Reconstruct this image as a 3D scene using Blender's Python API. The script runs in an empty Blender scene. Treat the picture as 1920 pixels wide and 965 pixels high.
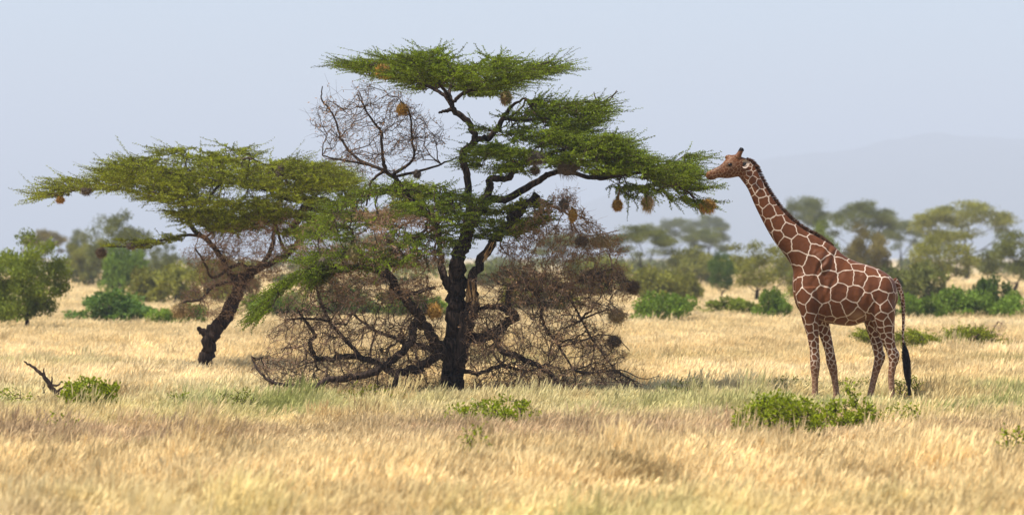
import bpy, math, random
import numpy as np
from mathutils import Vector
R = np.random.default_rng(7)
random.seed(7)
sc = bpy.context.scene
C = sc.collection
# ------------------------------------------------------------------ camera
F, H, D = 5400.0, 2.65, 50.0            # focal length in photo pixels, eye height, giraffe distance
cam = bpy.data.cameras.new('camera'); camo = bpy.data.objects.new('camera', cam); C.objects.link(camo)
camo.location = (0, 0, H); camo.rotation_euler = (math.pi/2, 0, 0)
cam.sensor_width = 36; cam.lens = 36*F/1920; cam.clip_start = 0.5; cam.clip_end = 30000
cam.dof.use_dof = True; cam.dof.focus_distance = 50.3; cam.dof.aperture_fstop = 1.5
sc.camera = camo
# ------------------------------------------------------------------ sky, sun, exposure
SUN_EL, SUN_AZ = math.radians(64), math.radians(246)   # azimuth clockwise from +Y: sun over the left shoulder of the viewer
sdir = Vector((math.sin(SUN_AZ)*math.cos(SUN_EL), math.cos(SUN_AZ)*math.cos(SUN_EL), math.sin(SUN_EL)))
w = bpy.data.worlds.new('World'); sc.world = w; w.use_nodes = True
nt = w.node_tree
sky = nt.nodes.new('ShaderNodeTexSky'); sky.sky_type = 'NISHITA'; sky.sun_disc = False
sky.sun_elevation = SUN_EL; sky.sun_rotation = SUN_AZ
sky.air_density = 1.0; sky.dust_density = 1.5; sky.ozone_density = 1.5
bg = nt.nodes['Background']; bg.inputs[1].default_value = 0.10
nt.links.new(sky.outputs[0], bg.inputs[0])
sl = bpy.data.lights.new('sun', 'SUN'); sl.energy = 4.2; sl.angle = math.radians(0.53); sl.color = (1.0, 0.95, 0.86)
so = bpy.data.objects.new('sun', sl); C.objects.link(so); so.rotation_euler = sdir.to_track_quat('Z', 'Y').to_euler()
so.location = (0, 0, 60)
sc.view_settings.view_transform = 'Standard'; sc.view_settings.look = 'None'
sc.view_settings.exposure = 0.97; sc.view_settings.gamma = 1
sc.render.engine = 'CYCLES'
sc.cycles.max_bounces = 6; sc.cycles.diffuse_bounces = 3; sc.cycles.transmission_bounces = 3; sc.cycles.volume_bounces = 0
sc.cycles.use_denoising = True
# ------------------------------------------------------------------ helpers
def A(*p): return np.array(p, float)
def P(px, py, Y): return A((px-960)/F*Y, Y, H-(py-482.5)/F*Y)
def nrm(v): return v/np.maximum(np.linalg.norm(v, axis=-1, keepdims=True), 1e-9)
def rv(n): return nrm(R.normal(size=(n, 3)))
_tab = R.random((64, 64))
def vnoise(x, y):
    x = np.asarray(x, float); y = np.asarray(y, float)
    i = np.floor(x).astype(int); j = np.floor(y).astype(int); u = x-i; v = y-j
    u = u*u*(3-2*u); v = v*v*(3-2*v)
    g = lambda a, b: _tab[a % 64, b % 64]
    return (g(i, j)*(1-u)+g(i+1, j)*u)*(1-v)+(g(i, j+1)*(1-u)+g(i+1, j+1)*u)*v
def fbm(x, y): return (vnoise(x, y)+.5*vnoise(x*2.1+7, y*2.1+3)+.25*vnoise(x*4.3+1, y*4.3+9))/1.75
def gz(x, y):
    x = np.asarray(x, float); y = np.asarray(y, float)
    amp = np.clip((y-70)/160, 0, 1)
    return 0.10*(fbm(x*.11+5, y*.07)-.5) + amp*.75*(fbm(x*.02+3, y*.012+2)-.5) + np.clip((y-120)/400, 0, 1)*.35
def GY(py):                                # distance of a ground point seen at photo row py
    return H*F/(py-482.5)
def GP(px, Y): x = (px-960)/F*Y; return A(x, Y, float(gz(x, Y)))
class QB:
    def __init__(s): s.v = []; s.q = []; s.t = []; s.n = 0
    def add(s, v, q, t=None):
        v = np.asarray(v, float); q = np.asarray(q, int)
        s.v.append(v); s.q.append(q+s.n); s.n += len(v)
        s.t.append(np.ones(len(v)) if t is None else np.broadcast_to(np.asarray(t, float), (len(v),)))
    def build(s, name, mat, parent=None, smooth=False, org=None, kind=None):
        v = np.concatenate(s.v); q = np.concatenate(s.q); t = np.concatenate(s.t)
        if org is not None: v = v-org
        me = bpy.data.meshes.new(name)
        me.vertices.add(len(v)); me.vertices.foreach_set('co', v.astype(np.float32).ravel())
        me.loops.add(q.size); me.loops.foreach_set('vertex_index', q.astype(np.int32).ravel())
        me.polygons.add(len(q)); me.polygons.foreach_set('loop_start', np.arange(0, q.size, 4, dtype=np.int32))
        a = me.attributes.new('tint', 'FLOAT', 'POINT'); a.data.foreach_set('value', t.astype(np.float32))
        if smooth: me.polygons.foreach_set('use_smooth', np.ones(len(q), bool))
        me.update(calc_edges=True); me.validate()
        me.materials.append(mat)
        return mkobj(name, me, parent, kind)
def mkobj(name, me, parent=None, kind=None):
    o = bpy.data.objects.new(name, me); C.objects.link(o)
    if parent is not None: o.parent = parent
    if kind: o['kind'] = kind
    return o
def thing(name, label, cat, loc, group=None):
    o = bpy.data.objects.new(name, None); C.objects.link(o); o.location = [float(c) for c in loc]
    o.empty_display_size = .2; tag(o, label, cat, group); return o
def tag(o, label, cat, group=None):
    o['label'] = label; o['category'] = cat
    if group: o['group'] = group
def spline(pts, n=6):
    p = np.asarray(pts, float)
    e = np.vstack([2*p[0]-p[1], p, 2*p[-1]-p[-2]]); out = []
    for i in range(len(p)-1):
        a, b, c, d = e[i:i+4]
        for t in np.linspace(0, 1, n, endpoint=False):
            out.append(.5*((2*b)+(c-a)*t+(2*a-5*b+4*c-d)*t*t+(3*b-a-3*c+d)*t**3))
    out.append(p[-1]); return np.array(out)
def tube(qb, pts, rad, k=10, rough=0.0, cap=True, tint=1.0, sq=None):
    pts = np.asarray(pts, float); rad = np.asarray(rad, float); n = len(pts)
    T = nrm(np.gradient(pts, axis=0))
    u = np.cross(T[0], [0, 1, .01]); u = u/np.linalg.norm(u); ph = R.random()*9
    th = np.arange(k)/k*2*np.pi; rings = []
    s = np.concatenate([[0], np.cumsum(np.linalg.norm(np.diff(pts, axis=0), axis=1))])
    for i in range(n):
        u = u-T[i]*np.dot(u, T[i]); u = u/np.linalg.norm(u); v = np.cross(T[i], u)
        r = rad[i]*np.ones(k)
        if rough:
            r = r*(1+rough*(np.sin(th*5+ph+s[i]*1.1)*.5+np.sin(th*9-s[i]*.9+ph*2)*.45+.9*(vnoise(th*2.2+ph, s[i]*3+ph*3)-.5)))
        rings.append(pts[i]+np.outer(r*np.cos(th), u)+np.outer(r*np.sin(th), v))
    V = np.concatenate(rings); i = np.arange(n-1)[:, None]*k; j = np.arange(k)[None]; j2 = (j+1) % k
    Q = np.stack([i+j, i+j2, i+k+j2, i+k+j], -1).reshape(-1, 4)
    if cap:
        V = np.vstack([V, pts[0]-T[0]*rad[0]*.3, pts[-1]+T[-1]*rad[-1]*.5]); m = n*k
        c = []
        for a in range(0, k, 2):
            c.append([m, (a+2) % k, (a+1) % k, a]); o = (n-1)*k; c.append([m+1, o+a, o+(a+1) % k, o+(a+2) % k])
        Q = np.vstack([Q, c])
    qb.add(V, Q, tint)
def prisms(qb, p0, p1, r0, r1, k=3, tint=1.0):
    """many thin straight twigs at once"""
    p0 = np.asarray(p0, float); p1 = np.asarray(p1, float); n = len(p0)
    if n == 0: return
    d = nrm(p1-p0); a = np.where(np.abs(d[:, 2:3]) > .9, A(1, 0, 0), A(0, 0, 1))
    u = nrm(np.cross(d, a)); v = np.cross(d, u); r0 = np.broadcast_to(r0, (n,)); r1 = np.broadcast_to(r1, (n,))
    V = np.zeros((n, 2*k, 3))
    for i in range(k):
        c, s = math.cos(2*math.pi*i/k), math.sin(2*math.pi*i/k)
        V[:, i] = p0+(u*c+v*s)*r0[:, None]; V[:, k+i] = p1+(u*c+v*s)*r1[:, None]
    q = np.array([[i, (i+1) % k, k+(i+1) % k, k+i] for i in range(k)])
    Q = (np.arange(n)[:, None, None]*2*k+q[None]).reshape(-1, 4)
    qb.add(V.reshape(-1, 3), Q, np.repeat(np.broadcast_to(tint, (n,)), 2*k))
def leaves(qb, c, d, L, W, tint=1.0, nrmv=None, fold=.0):
    """diamond leaves: base point c, direction d"""
    n = len(c); L = np.broadcast_to(L, (n,))[:, None]; W = np.broadcast_to(W, (n,))[:, None]
    rnd = rv(n) if nrmv is None else nrmv
    s = nrm(np.cross(d, rnd)); up = np.cross(s, d)
    m = c+d*L*.45+up*L*fold
    V = np.stack([c, m+s*W*.5, c+d*L, m-s*W*.5], 1).reshape(-1, 3)
    qb.add(V, np.arange(4*n).reshape(-1, 4), np.repeat(np.broadcast_to(tint, (n,)), 4))
def inpoly(poly, x, y):
    poly = np.asarray(poly, float); x = np.asarray(x); y = np.asarray(y); r = np.zeros(x.shape, bool); j = len(poly)-1
    for i in range(len(poly)):
        xi, yi = poly[i]; xj, yj = poly[j]
        r ^= ((yi > y) != (yj > y)) & (x < (xj-xi)*(y-yi)/(yj-yi+1e-9)+xi); j = i
    return r
def sample_poly(poly, n, Y0, depth, cx=None, mind=.12, full=.35, gap=0.0, lim=60000):
    """points in a crown tier: outline from the photo, thickness `depth` metres towards and away from the viewer"""
    poly = np.asarray(poly, float); lo = poly.min(0); hi = poly.max(0)
    cx = (lo[0]+hi[0])/2 if cx is None else cx; hw = max(hi[0]-cx, cx-lo[0])
    tries = 0; seedn = R.random()*40
    out = np.zeros((n, 3)); k = 0
    while k < n and tries < 60:
        tries += 1
        x = R.uniform(lo[0], hi[0], 1500); y = R.uniform(lo[1], hi[1], 1500); ok = inpoly(poly, x, y) & (vnoise(x/42+seedn, y/15+seedn*3)+.35*vnoise(x/17, y/8) > gap); x = x[ok]; y = y[ok]
        dm = depth*np.sqrt(np.clip(1-((x-cx)/hw)**2, full**2, 1)); dy = R.uniform(-1, 1, len(x))*dm
        Y = Y0+dy
        pp = np.stack([(x-960)/F*Y0, Y, H-(y-482.5)/F*Y0], 1)
        for p in pp:
            if k >= n: break
            if k and np.min(np.sum((out[:k]-p)**2, 1)) < mind*mind: continue
            out[k] = p; k += 1
    return out[:k]
def grow(roots, att, alpha=.25, jit=.0):
    """join attraction points to the nearest branch: returns nodes, parent index"""
    roots = np.asarray(roots, float).reshape(-1, 3); nr = len(roots)
    dm = np.min(np.linalg.norm(att[:, None]-roots[None], axis=2), axis=1); att = att[np.argsort(dm)]
    N = np.zeros((nr+len(att), 3)); N[:nr] = roots; par = -np.ones(len(N), int); pl = np.zeros(len(N)); m = nr
    for a in att:
        dd = np.linalg.norm(N[:m]-a, axis=1); k = int(np.argmin(dd+alpha*pl[:m]))
        N[m] = a; par[m] = k; pl[m] = pl[k]+dd[k]; m += 1
    return N, par, nr
def emit_twigs(qb, N, par, nr, rt=.004, pw=.45, rmax=.05, bend=.12, sides=3, tint=1.0, sag=0.0):
    n = len(N); cnt = np.ones(n)
    for i in range(n-1, nr-1, -1):
        if par[i] >= 0: cnt[par[i]] += cnt[i]
    r = np.minimum(rt*cnt**pw, rmax); idx = np.arange(nr, n); p0 = N[par[idx]]; p1 = N[idx]
    L = np.linalg.norm(p1-p0, axis=1)[:, None]
    rp = np.minimum(r[par[idx]], r[idx]*1.35); rp = np.where(par[idx] < nr, np.minimum(r[idx]*1.3, rmax), rp)
    m1 = p0*.67+p1*.33+R.normal(size=p0.shape)*bend*L*.6; m2 = p0*.33+p1*.67+R.normal(size=p0.shape)*bend*L*.6
    m1[:, 2] -= sag*L[:, 0]; m2[:, 2] -= sag*L[:, 0]
    e = .003*nrm(p1-p0)
    prisms(qb, p0, m1+e, rp, rp*.7+r[idx]*.3, sides, tint); prisms(qb, m1, m2+e, rp*.7+r[idx]*.3, rp*.3+r[idx]*.7, sides, tint)
    prisms(qb, m2, p1+e, rp*.3+r[idx]*.7, r[idx], sides, tint)
    return m1, m2, r
def shoots(qt, ql, S, Dr, L, nodes=28, leafL=.05, leafW=.02, curv=.12, tw=.0035, tint=None, per=2, tip=0.9):
    """leafy shoots: a thin stem with leaf tufts along it"""
    n = len(S); L = np.broadcast_to(L, (n,)); Dr = nrm(Dr); cv = R.normal(size=(n, 3))*.10; cv[:, 2] += curv
    f = lambda t: S+Dr*(L*t)[:, None]+cv*(L*t*t)[:, None]
    ts = [0, .35, .7, 1.0]
    tint = R.uniform(.4, 1.75, n) if tint is None else tint
    for a, b in zip(ts[:-1], ts[1:]):
        prisms(qt, f(np.full(n, a)), f(np.full(n, b)), tw*(1.15-a*.8), tw*(1.15-b*.8), 3, 1.0)
    for j in range(nodes):
        t = np.clip((j+R.random(n))/nodes, .06, 1)**tip; c = f(t); d0 = nrm(Dr+2*cv*t[:, None])
        for k in range(per):
            d = nrm(d0*.55+rv(n)*1.0)
            sz = R.uniform(.6, 1.25, n)*(1.1-.45*t)
            leaves(ql, c, d, leafL*sz, leafW*sz, tint*R.uniform(.75, 1.25, n))
# ------------------------------------------------------------------ materials
def newmat(name):
    m = bpy.data.materials.new(name); m.use_nodes = True; t = m.node_tree; t.nodes.clear()
    return m, t, t.nodes.new('ShaderNodeOutputMaterial')
def node(t, typ, **kw):
    n = t.nodes.new(typ)
    for k, v in kw.items(): setattr(n, k, v)
    return n
def leaf_mat(name, col, trans=.35, gloss=.5, objcol=False):
    m, t, o = newmat(name)
    at = node(t, 'ShaderNodeAttribute', attribute_name='tint')
    mul = node(t, 'ShaderNodeVectorMath', operation='SCALE'); mul.inputs[0].default_value = col[:3]
    t.links.new(at.outputs['Fac'], mul.inputs['Scale']); cs = mul.outputs[0]
    if objcol:
        oi = node(t, 'ShaderNodeObjectInfo'); m2 = node(t, 'ShaderNodeVectorMath', operation='MULTIPLY')
        t.links.new(cs, m2.inputs[0]); t.links.new(oi.outputs['Color'], m2.inputs[1]); cs = m2.outputs[0]
    d = node(t, 'ShaderNodeBsdfPrincipled'); d.inputs['Roughness'].default_value = gloss; d.inputs['Specular IOR Level'].default_value = .12
    tr = node(t, 'ShaderNodeBsdfTranslucent'); mx = node(t, 'ShaderNodeMixShader'); mx.inputs[0].default_value = trans
    br = node(t, 'ShaderNodeVectorMath', operation='MULTIPLY'); br.inputs[1].default_value = (1.5, 1.45, .7)
    t.links.new(cs, br.inputs[0]); t.links.new(cs, d.inputs['Base Color']); t.links.new(br.outputs[0], tr.inputs['Color'])
    t.links.new(d.outputs[0], mx.inputs[1]); t.links.new(tr.outputs[0], mx.inputs[2]); t.links.new(mx.outputs[0], o.inputs[0])
    return m
def bark_mat(name, c1, c2, scale=1.0, bump=.6):
    m, t, o = newmat(name)
    tc = node(t, 'ShaderNodeTexCoord'); mp = node(t, 'ShaderNodeMapping'); mp.inputs['Scale'].default_value = (16*scale, 16*scale, 2.6*scale)
    nz = node(t, 'ShaderNodeTexNoise'); nz.inputs['Scale'].default_value = 1.5; nz.inputs['Detail'].default_value = 6; nz.inputs['Distortion'].default_value = .8
    t.links.new(tc.outputs['Object'], mp.inputs[0]); t.links.new(mp.outputs[0], nz.inputs[0])
    cr = node(t, 'ShaderNodeValToRGB'); cr.color_ramp.elements[0].position = .38; cr.color_ramp.elements[1].position = .68
    cr.color_ramp.elements[0].color = (*c1, 1); cr.color_ramp.elements[1].color = (*c2, 1)
    t.links.new(nz.outputs[0], cr.inputs[0])
    at = node(t, 'ShaderNodeAttribute', attribute_name='tint'); mu = node(t, 'ShaderNodeVectorMath', operation='SCALE')
    t.links.new(cr.outputs[0], mu.inputs[0]); t.links.new(at.outputs['Fac'], mu.inputs['Scale'])
    b = node(t, 'ShaderNodeBsdfPrincipled'); b.inputs['Roughness'].default_value = .92; b.inputs['Specular IOR Level'].default_value = .15
    bp = node(t, 'ShaderNodeBump'); bp.inputs['Strength'].default_value = bump; bp.inputs['Distance'].default_value = .03
    t.links.new(nz.outputs[0], bp.inputs['Height']); t.links.new(bp.outputs[0], b.inputs['Normal'])
    t.links.new(mu.outputs[0], b.inputs['Base Color']); t.links.new(b.outputs[0], o.inputs[0])
    return m
M = {}
M['leaf_main'] = leaf_mat('acacia_leaf', (.128, .170, .010), .28)
M['leaf_left'] = leaf_mat('acacia_leaf_olive', (.175, .195, .013), .30)
M['leaf_shrub'] = leaf_mat('shrub_leaf', (.21, .25, .012), .4, .4)
M['leaf_far'] = leaf_mat('far_leaf', (1, 1, 1), .25, .6, objcol=True)
M['dry_leaf'] = leaf_mat('dry_leaf', (.31, .175, .09), .2, .8)
M['bark'] = bark_mat('dark_bark', (.011, .0075, .0055), (.085, .055, .040))
M['bark_brown'] = bark_mat('brown_bark', (.020, .013, .009), (.075, .048, .034))
M['twig'] = bark_mat('twig_bark', (.042, .028, .019), (.115, .078, .054), 2, .2)
M['twig_tan'] = bark_mat('tan_twig', (.24, .145, .09), (.43, .29, .19), 2, .2)
M['wood'] = bark_mat('torn_wood', (.42, .22, .075), (.78, .50, .24), 1.5, .5)
M['straw'] = leaf_mat('nest_straw', (.42, .30, .15), .15, .8)
M['straw_gold'] = leaf_mat('nest_straw_gold', (.45, .26, .07), .2, .8)
M['straw_grey'] = leaf_mat('nest_straw_grey', (.18, .14, .11), .1, .9)
M['straw_dark'] = leaf_mat('nest_straw_dark', (.15, .10, .065), .1, .9)
M['straw_pale'] = leaf_mat('nest_straw_pale', (.36, .29, .14), .2, .8)
def plain(name, col, rough=.8, spec=.3):
    m, t, o = newmat(name); b = node(t, 'ShaderNodeBsdfPrincipled'); b.inputs['Roughness'].default_value = rough
    b.inputs['Specular IOR Level'].default_value = spec
    nz = node(t, 'ShaderNodeTexNoise'); nz.inputs['Scale'].default_value = 30; mx = node(t, 'ShaderNodeMix', data_type='RGBA')
    mx.inputs[6].default_value = (*[c*.75 for c in col], 1); mx.inputs[7].default_value = (*[c*1.2 for c in col], 1)
    t.links.new(nz.outputs[0], mx.inputs[0]); t.links.new(mx.outputs[2], b.inputs['Base Color']); t.links.new(b.outputs[0], o.inputs[0])
    return m
M['hole'] = plain('nest_hole', (.012, .009, .007))
M['black_hair'] = plain('black_hair', (.008, .007, .007), .5)
M['eye'] = plain('eye_dark', (.005, .004, .004), .35, .25)
M['mane'] = leaf_mat('mane_hair', (.075, .028, .013), .1, .6)
# ------------------------------------------------------------------ ground
def ground():
    ys = np.concatenate([np.linspace(-20, 140, 161), np.geomspace(142, 12500, 96)])
    us = np.sinh(np.linspace(-4.6, 4.6, 121))/math.sinh(4.6)
    X = us[None]*5200+0*ys[:, None]; Yv = ys[:, None]+0*us[None]; Z = gz(X, Yv)
    n, k = X.shape; i = np.arange(n-1)[:, None]*k; j = np.arange(k-1)[None]
    Q = np.stack([i+j, i+j+1, i+k+j+1, i+k+j], -1).reshape(-1, 4)
    m, t, o = newmat('dry_savanna_ground')
    tc = node(t, 'ShaderNodeTexCoord'); n1 = node(t, 'ShaderNodeTexNoise'); n1.inputs['Scale'].default_value = .06; n1.inputs['Detail'].default_value = 5
    n2 = node(t, 'ShaderNodeTexNoise'); n2.inputs['Scale'].default_value = 3.5; n2.inputs['Detail'].default_value = 6
    t.links.new(tc.outputs['Object'], n1.inputs[0]); t.links.new(tc.outputs['Object'], n2.inputs[0])
    cr = node(t, 'ShaderNodeValToRGB'); e = cr.color_ramp.elements
    e[0].position = .3; e[0].color = (.34, .25, .13, 1); e[1].position = .62; e[1].color = (.54, .43, .24, 1)
    t.links.new(n1.outputs[0], cr.inputs[0]); mx = node(t, 'ShaderNodeMix', data_type='RGBA', blend_type='MULTIPLY'); mx.inputs[0].default_value = .6
    cr2 = node(t, 'ShaderNodeValToRGB'); cr2.color_ramp.elements[0].position = .3; cr2.color_ramp.elements[1].position = .7
    cr2.color_ramp.elements[0].color = (.55, .5, .42, 1); t.links.new(n2.outputs[0], cr2.inputs[0])
    t.links.new(cr.outputs[0], mx.inputs[6]); t.links.new(cr2.outputs[0], mx.inputs[7])
    b = node(t, 'ShaderNodeBsdfDiffuse'); t.links.new(mx.outputs[2], b.inputs[0]); t.links.new(b.outputs[0], o.inputs[0])
    qb = QB(); qb.add(np.stack([X, Yv, Z], -1).reshape(-1, 3), Q)
    g = qb.build('ground', m, smooth=True, kind='structure')
ground()
def hills():
    m, t, o = newmat('hill_scrub'); nz = node(t, 'ShaderNodeTexNoise'); nz.inputs['Scale'].default_value = .02; nz.inputs['Detail'].default_value = 6
    tc = node(t, 'ShaderNodeTexCoord'); t.links.new(tc.outputs['Object'], nz.inputs[0])
    cr = node(t, 'ShaderNodeValToRGB'); cr.color_ramp.elements[0].color = (.05, .06, .04, 1); cr.color_ramp.elements[1].color = (.16, .14, .09, 1)
    t.links.new(nz.outputs[0], cr.inputs[0]); b = node(t, 'ShaderNodeBsdfDiffuse'); t.links.new(cr.outputs[0], b.inputs[0]); t.links.new(b.outputs[0], o.inputs[0])
    px = np.linspace(700, 3400, 150); ys = np.linspace(7600, 11600, 26)
    top = np.interp(px, [700, 1000, 1180, 1400, 1560, 1680, 1780, 1900, 2100, 2500, 3400], [470, 420, 350, 305, 285, 262, 248, 252, 240, 300, 480])
    X = ((px-960)/F*9200)[None]+0*ys[:, None]; hz = (482.5-top)/F*9200
    prof = np.sin(np.clip((ys-7600)/4000, 0, 1)*np.pi)**.8
    rough = 1+.22*(fbm(X/260, ys[:, None]/260+0*X)-.5)
    Z = np.maximum(hz, 0)[None]*prof[:, None]*rough-4
    n, k = X.shape; i = np.arange(n-1)[:, None]*k; j = np.arange(k-1)[None]
    qb = QB(); qb.add(np.stack([X, ys[:, None]+0*X, Z], -1).reshape(-1, 3), np.stack([i+j, i+j+1, i+k+j+1, i+k+j], -1).reshape(-1, 4))
    qb.build('hills', m, smooth=True, kind='structure')
hills()
def haze():
    x, y0, y1, z0, z1 = 5300, -40, 12600, -8, 560
    v = [(-x, y0, z0), (x, y0, z0), (x, y1, z0), (-x, y1, z0), (-x, y0, z1), (x, y0, z1), (x, y1, z1), (-x, y1, z1)]
    q = [(0, 3, 2, 1), (4, 5, 6, 7), (0, 1, 5, 4), (1, 2, 6, 5), (2, 3, 7, 6), (3, 0, 4, 7)]
    m, t, o = newmat('haze_air'); pv = node(t, 'ShaderNodeVolumePrincipled')
    pv.inputs['Color'].default_value = (.82, .88, .985, 1); pv.inputs['Density'].default_value = 3e-4; pv.inputs['Anisotropy'].default_value = 0.0
    t.links.new(pv.outputs[0], o.inputs['Volume'])
    qb = QB(); qb.add(v, q); h = qb.build('haze', m, kind='stuff'); tag(h, 'pale blue haze in the air over the plain', 'haze')
haze()
# ------------------------------------------------------------------ main acacia
class Tree:
    def __init__(s, name, label, base, Y0, cat='tree', group=None):
        s.Y0 = Y0; s.base = base; s.root = thing(name, label, cat, base, group); s.nodes = []
    def limb(s, pts, name='branch', mat='bark', k=9, rough=.10, dep=None, n=5):
        """pts: (px, py, radius px[, depth offset m]) traced from the photo"""
        sc_ = s.Y0/F; W = []; rr = []; m = len(pts)
        for i, p in enumerate(pts):
            dy = p[3] if len(p) > 3 else (0 if dep is None else dep[0]+(dep[1]-dep[0])*i/(m-1))
            W.append(A((p[0]-960)*sc_, s.Y0+dy, H-(p[1]-482.5)*sc_)); rr.append(p[2]*sc_*(.84 if name == 'branch' else .9))
        pp = spline(W, n); r2 = np.interp(np.linspace(0, 1, len(pp)), np.linspace(0, 1, m), rr)
        L = np.mean(r2); pp[1:-1] += R.normal(size=pp[1:-1].shape)*L*.24
        qb = QB(); tube(qb, pp, r2, k, rough); o = qb.build(name, M[mat], s.root, True, s.base); s.nodes.append(pp); return pp
    def near(s, *pxy):
        al = np.concatenate(s.nodes); out = []
        for px, py in pxy:
            q = np.stack([al[:, 0]*F/s.Y0+960, 482.5-(al[:, 2]-H)*F/s.Y0], 1)
            out.append(al[np.argmin(np.sum((q-A(px, py))**2, 1))])
        return np.array(out)
Ym = 51.8
bm = GP(846, Ym); bm[2] -= .05
T = Tree('acacia_tree', 'tall flat-topped acacia with thick dark trunk and several green tiers', bm, Ym)
T.limb([(846, 768, 34), (846, 745, 27), (848, 700, 23), (850, 650, 22), (853, 595, 20), (855, 548, 18), (857, 503, 16), (864, 470, 13), (876, 432, 12), (889, 404, 11), (905, 379, 11), (914, 370, 10)], 'trunk', k=16, rough=.17, n=8)
T.limb([(884, 415, 7), (881, 398, 8.5), (879, 363, 8), (875, 326, 8), (867, 297, 8), (873, 280, 8), (889, 266, 8.5), (887, 247, 7), (875, 226, 7), (851, 206, 7), (845, 193, 5.5), (835, 180, 5)])
T.limb([(850, 206, 5), (836, 209, 4), (823, 212, 2.5)])
T.limb([(847, 196, 4.5), (858, 184, 4.5), (880, 172, 4, -.3), (930, 160, 3, -.7), (985, 140, 2.2, -.9), (1035, 120, 1.4, -1)])
T.limb([(837, 182, 4.5), (817, 168, 4, .2), (770, 148, 3, .5), (720, 135, 2.3, .8), (665, 122, 1.4, 1.0)])
T.limb([(847, 190, 4), (842, 165, 3.5, .5), (850, 135, 2.5, 1.2), (870, 112, 1.5, 1.7)])
T.limb([(843, 186, 4), (832, 168, 3.5, -.5), (800, 140, 2.5, -1.1), (770, 115, 1.4, -1.6)])
T.limb([(889, 264, 7), (905, 260, 6.5), (920, 257, 6.5), (935, 239, 6), (947, 216, 5), (960, 200, 3.5, -.3), (985, 188, 2.2, -.6)])
T.limb([(944, 222, 4.5), (966, 222, 4, .4), (1010, 220, 3.2, .7), (1070, 205, 2.4, .9), (1130, 187, 1.6, 1.0), (1158, 172, 1)])
T.limb([(914, 371, 9), (918, 348, 8.5), (922, 337, 8), (949, 334, 7), (962, 322, 7), (953, 307, 6.5), (978, 305, 6, -.2), (1010, 296, 5, -.6), (1060, 285, 3.5, -1.2), (1120, 280, 2.2, -1.6)])
T.limb([(912, 373, 9), (928, 373, 8.5), (950, 373, 8), (983, 355, 8), (1016, 335, 7), (1037, 324, 6), (1078, 326, 5), (1111, 334, 5, .1), (1134, 334, 4.5, .1), (1168, 328, 4), (1219, 326, 3.5, -.2), (1255, 341, 3, -.4), (1288, 362, 2.2, -.6), (1305, 394, 1.2, -.6)])
T.limb([(1111, 334, 4), (1150, 318, 3.2, .5), (1200, 305, 2.5, .7), (1260, 300, 1.7, .8), (1305, 303, 1, .8)])
T.limb([(1037, 325, 4.5), (1070, 310, 3.5, .8), (1120, 295, 2.6, 1.5), (1170, 280, 1.6, 1.9)])
E = T.limb([(858, 690, 15, -.1), (868, 640, 17, -.15), (877, 600, 17, -.2), (884, 566, 15, -.2), (886, 528, 11, -.15), (902, 491, 10), (918, 463, 10), (938, 439, 9), (965, 404, 9), (997, 373, 9), (1004, 370, 8)], k=12, rough=.15)
T.limb([(1000, 373, 5), (1021, 379, 4.5), (1051, 393, 3.5), (1068, 404, 2)], mat='twig_tan')
T.limb([(846, 540, 12), (838, 528, 10, -.1), (828, 505, 9), (826, 490, 7, .2), (824, 460, 6, .4), (816, 424, 7, .5), (796, 397, 7, .5), (783, 385, 6, .5), (768, 371, 4.5, .4), (756, 352, 5, .3), (743, 335, 5, .2)])
T.limb([(784, 386, 4, .5), (773, 394, 3, .4), (762, 399, 2, .3)], mat='twig_tan')
T.limb([(836, 664, 13, -.1), (826, 652, 13, -.3), (810, 627, 12, -.5), (785, 588, 11.5, -.7), (757, 549, 10.5, -.9), (732, 518, 9.5, -1), (711, 508, 6.5, -1), (680, 501, 5, -1.1), (640, 510, 3, -1.2)])
T.limb([(738, 525, 8, -1), (733, 505, 6, -1), (743, 482, 5, -1), (749, 466, 4, -1), (772, 450, 3, -.9), (800, 430, 2, -.6)])
T.limb([(762, 552, 5, -.9), (790, 545, 4, -.7), (815, 538, 3, -.4)])
T.limb([(835, 658, 11, -.1), (824, 662, 11, -.4), (799, 680, 10, -.7), (771, 691, 9.5, -.9), (750, 695, 9, -1), (729, 688, 8, -1), (708, 675, 7, -1), (680, 667, 6.5, -.9), (644, 665, 6, -.8), (602, 672, 5, -.7)])
T.limb([(604, 672, 4, -.7), (590, 657, 5, -.7), (587, 638, 4.5, -.7), (595, 627, 4, -.7), (582, 606, 3.5, -.7), (574, 594, 3, -.7), (560, 575, 2, -.7)])
T.limb([(751, 696, 8, -1), (746, 716, 8, -1.2), (739, 734, 7, -1.3), (750, 742, 5, -1.3), (764, 748, 3, -1.3)])
T.limb([(812, 622, 8, -.5), (792, 606, 9, -.6), (778, 609, 9.5, -.8), (776, 633, 9, -1), (754, 658, 8.5, -1.2), (729, 680, 8, -1.3), (701, 694, 7.5, -1.4), (658, 701, 7, -1.5), (613, 711, 6, -1.6), (592, 736, 5, -1.6), (576, 748, 3.5, -1.6)])
T.limb([(606, 714, 4.5, -1.6), (556, 715, 4, -1.5), (521, 708, 3.5, -1.4), (497, 690, 3, -1.3), (483, 664, 1.6, -1.2)])
T.limb([(681, 665, 5, -.9), (651, 634, 4.5, -.7), (623, 602, 4, -.5), (606, 570, 3.5, -.3), (596, 542, 3, -.2), (592, 520, 2, -.1)])
T.limb([(622, 600, 3, -.5), (581, 595, 2.8, -.7), (543, 598, 2, -.9)])
T.limb([(868, 634, 11), (886, 633, 12), (903, 632, 11.5, -.1), (930, 620, 11, -.2), (950, 602, 10, -.2), (967, 597, 8.5, -.2), (955, 582, 8, -.1), (930, 575, 7, 0), (896, 579, 5, .1)])
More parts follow.
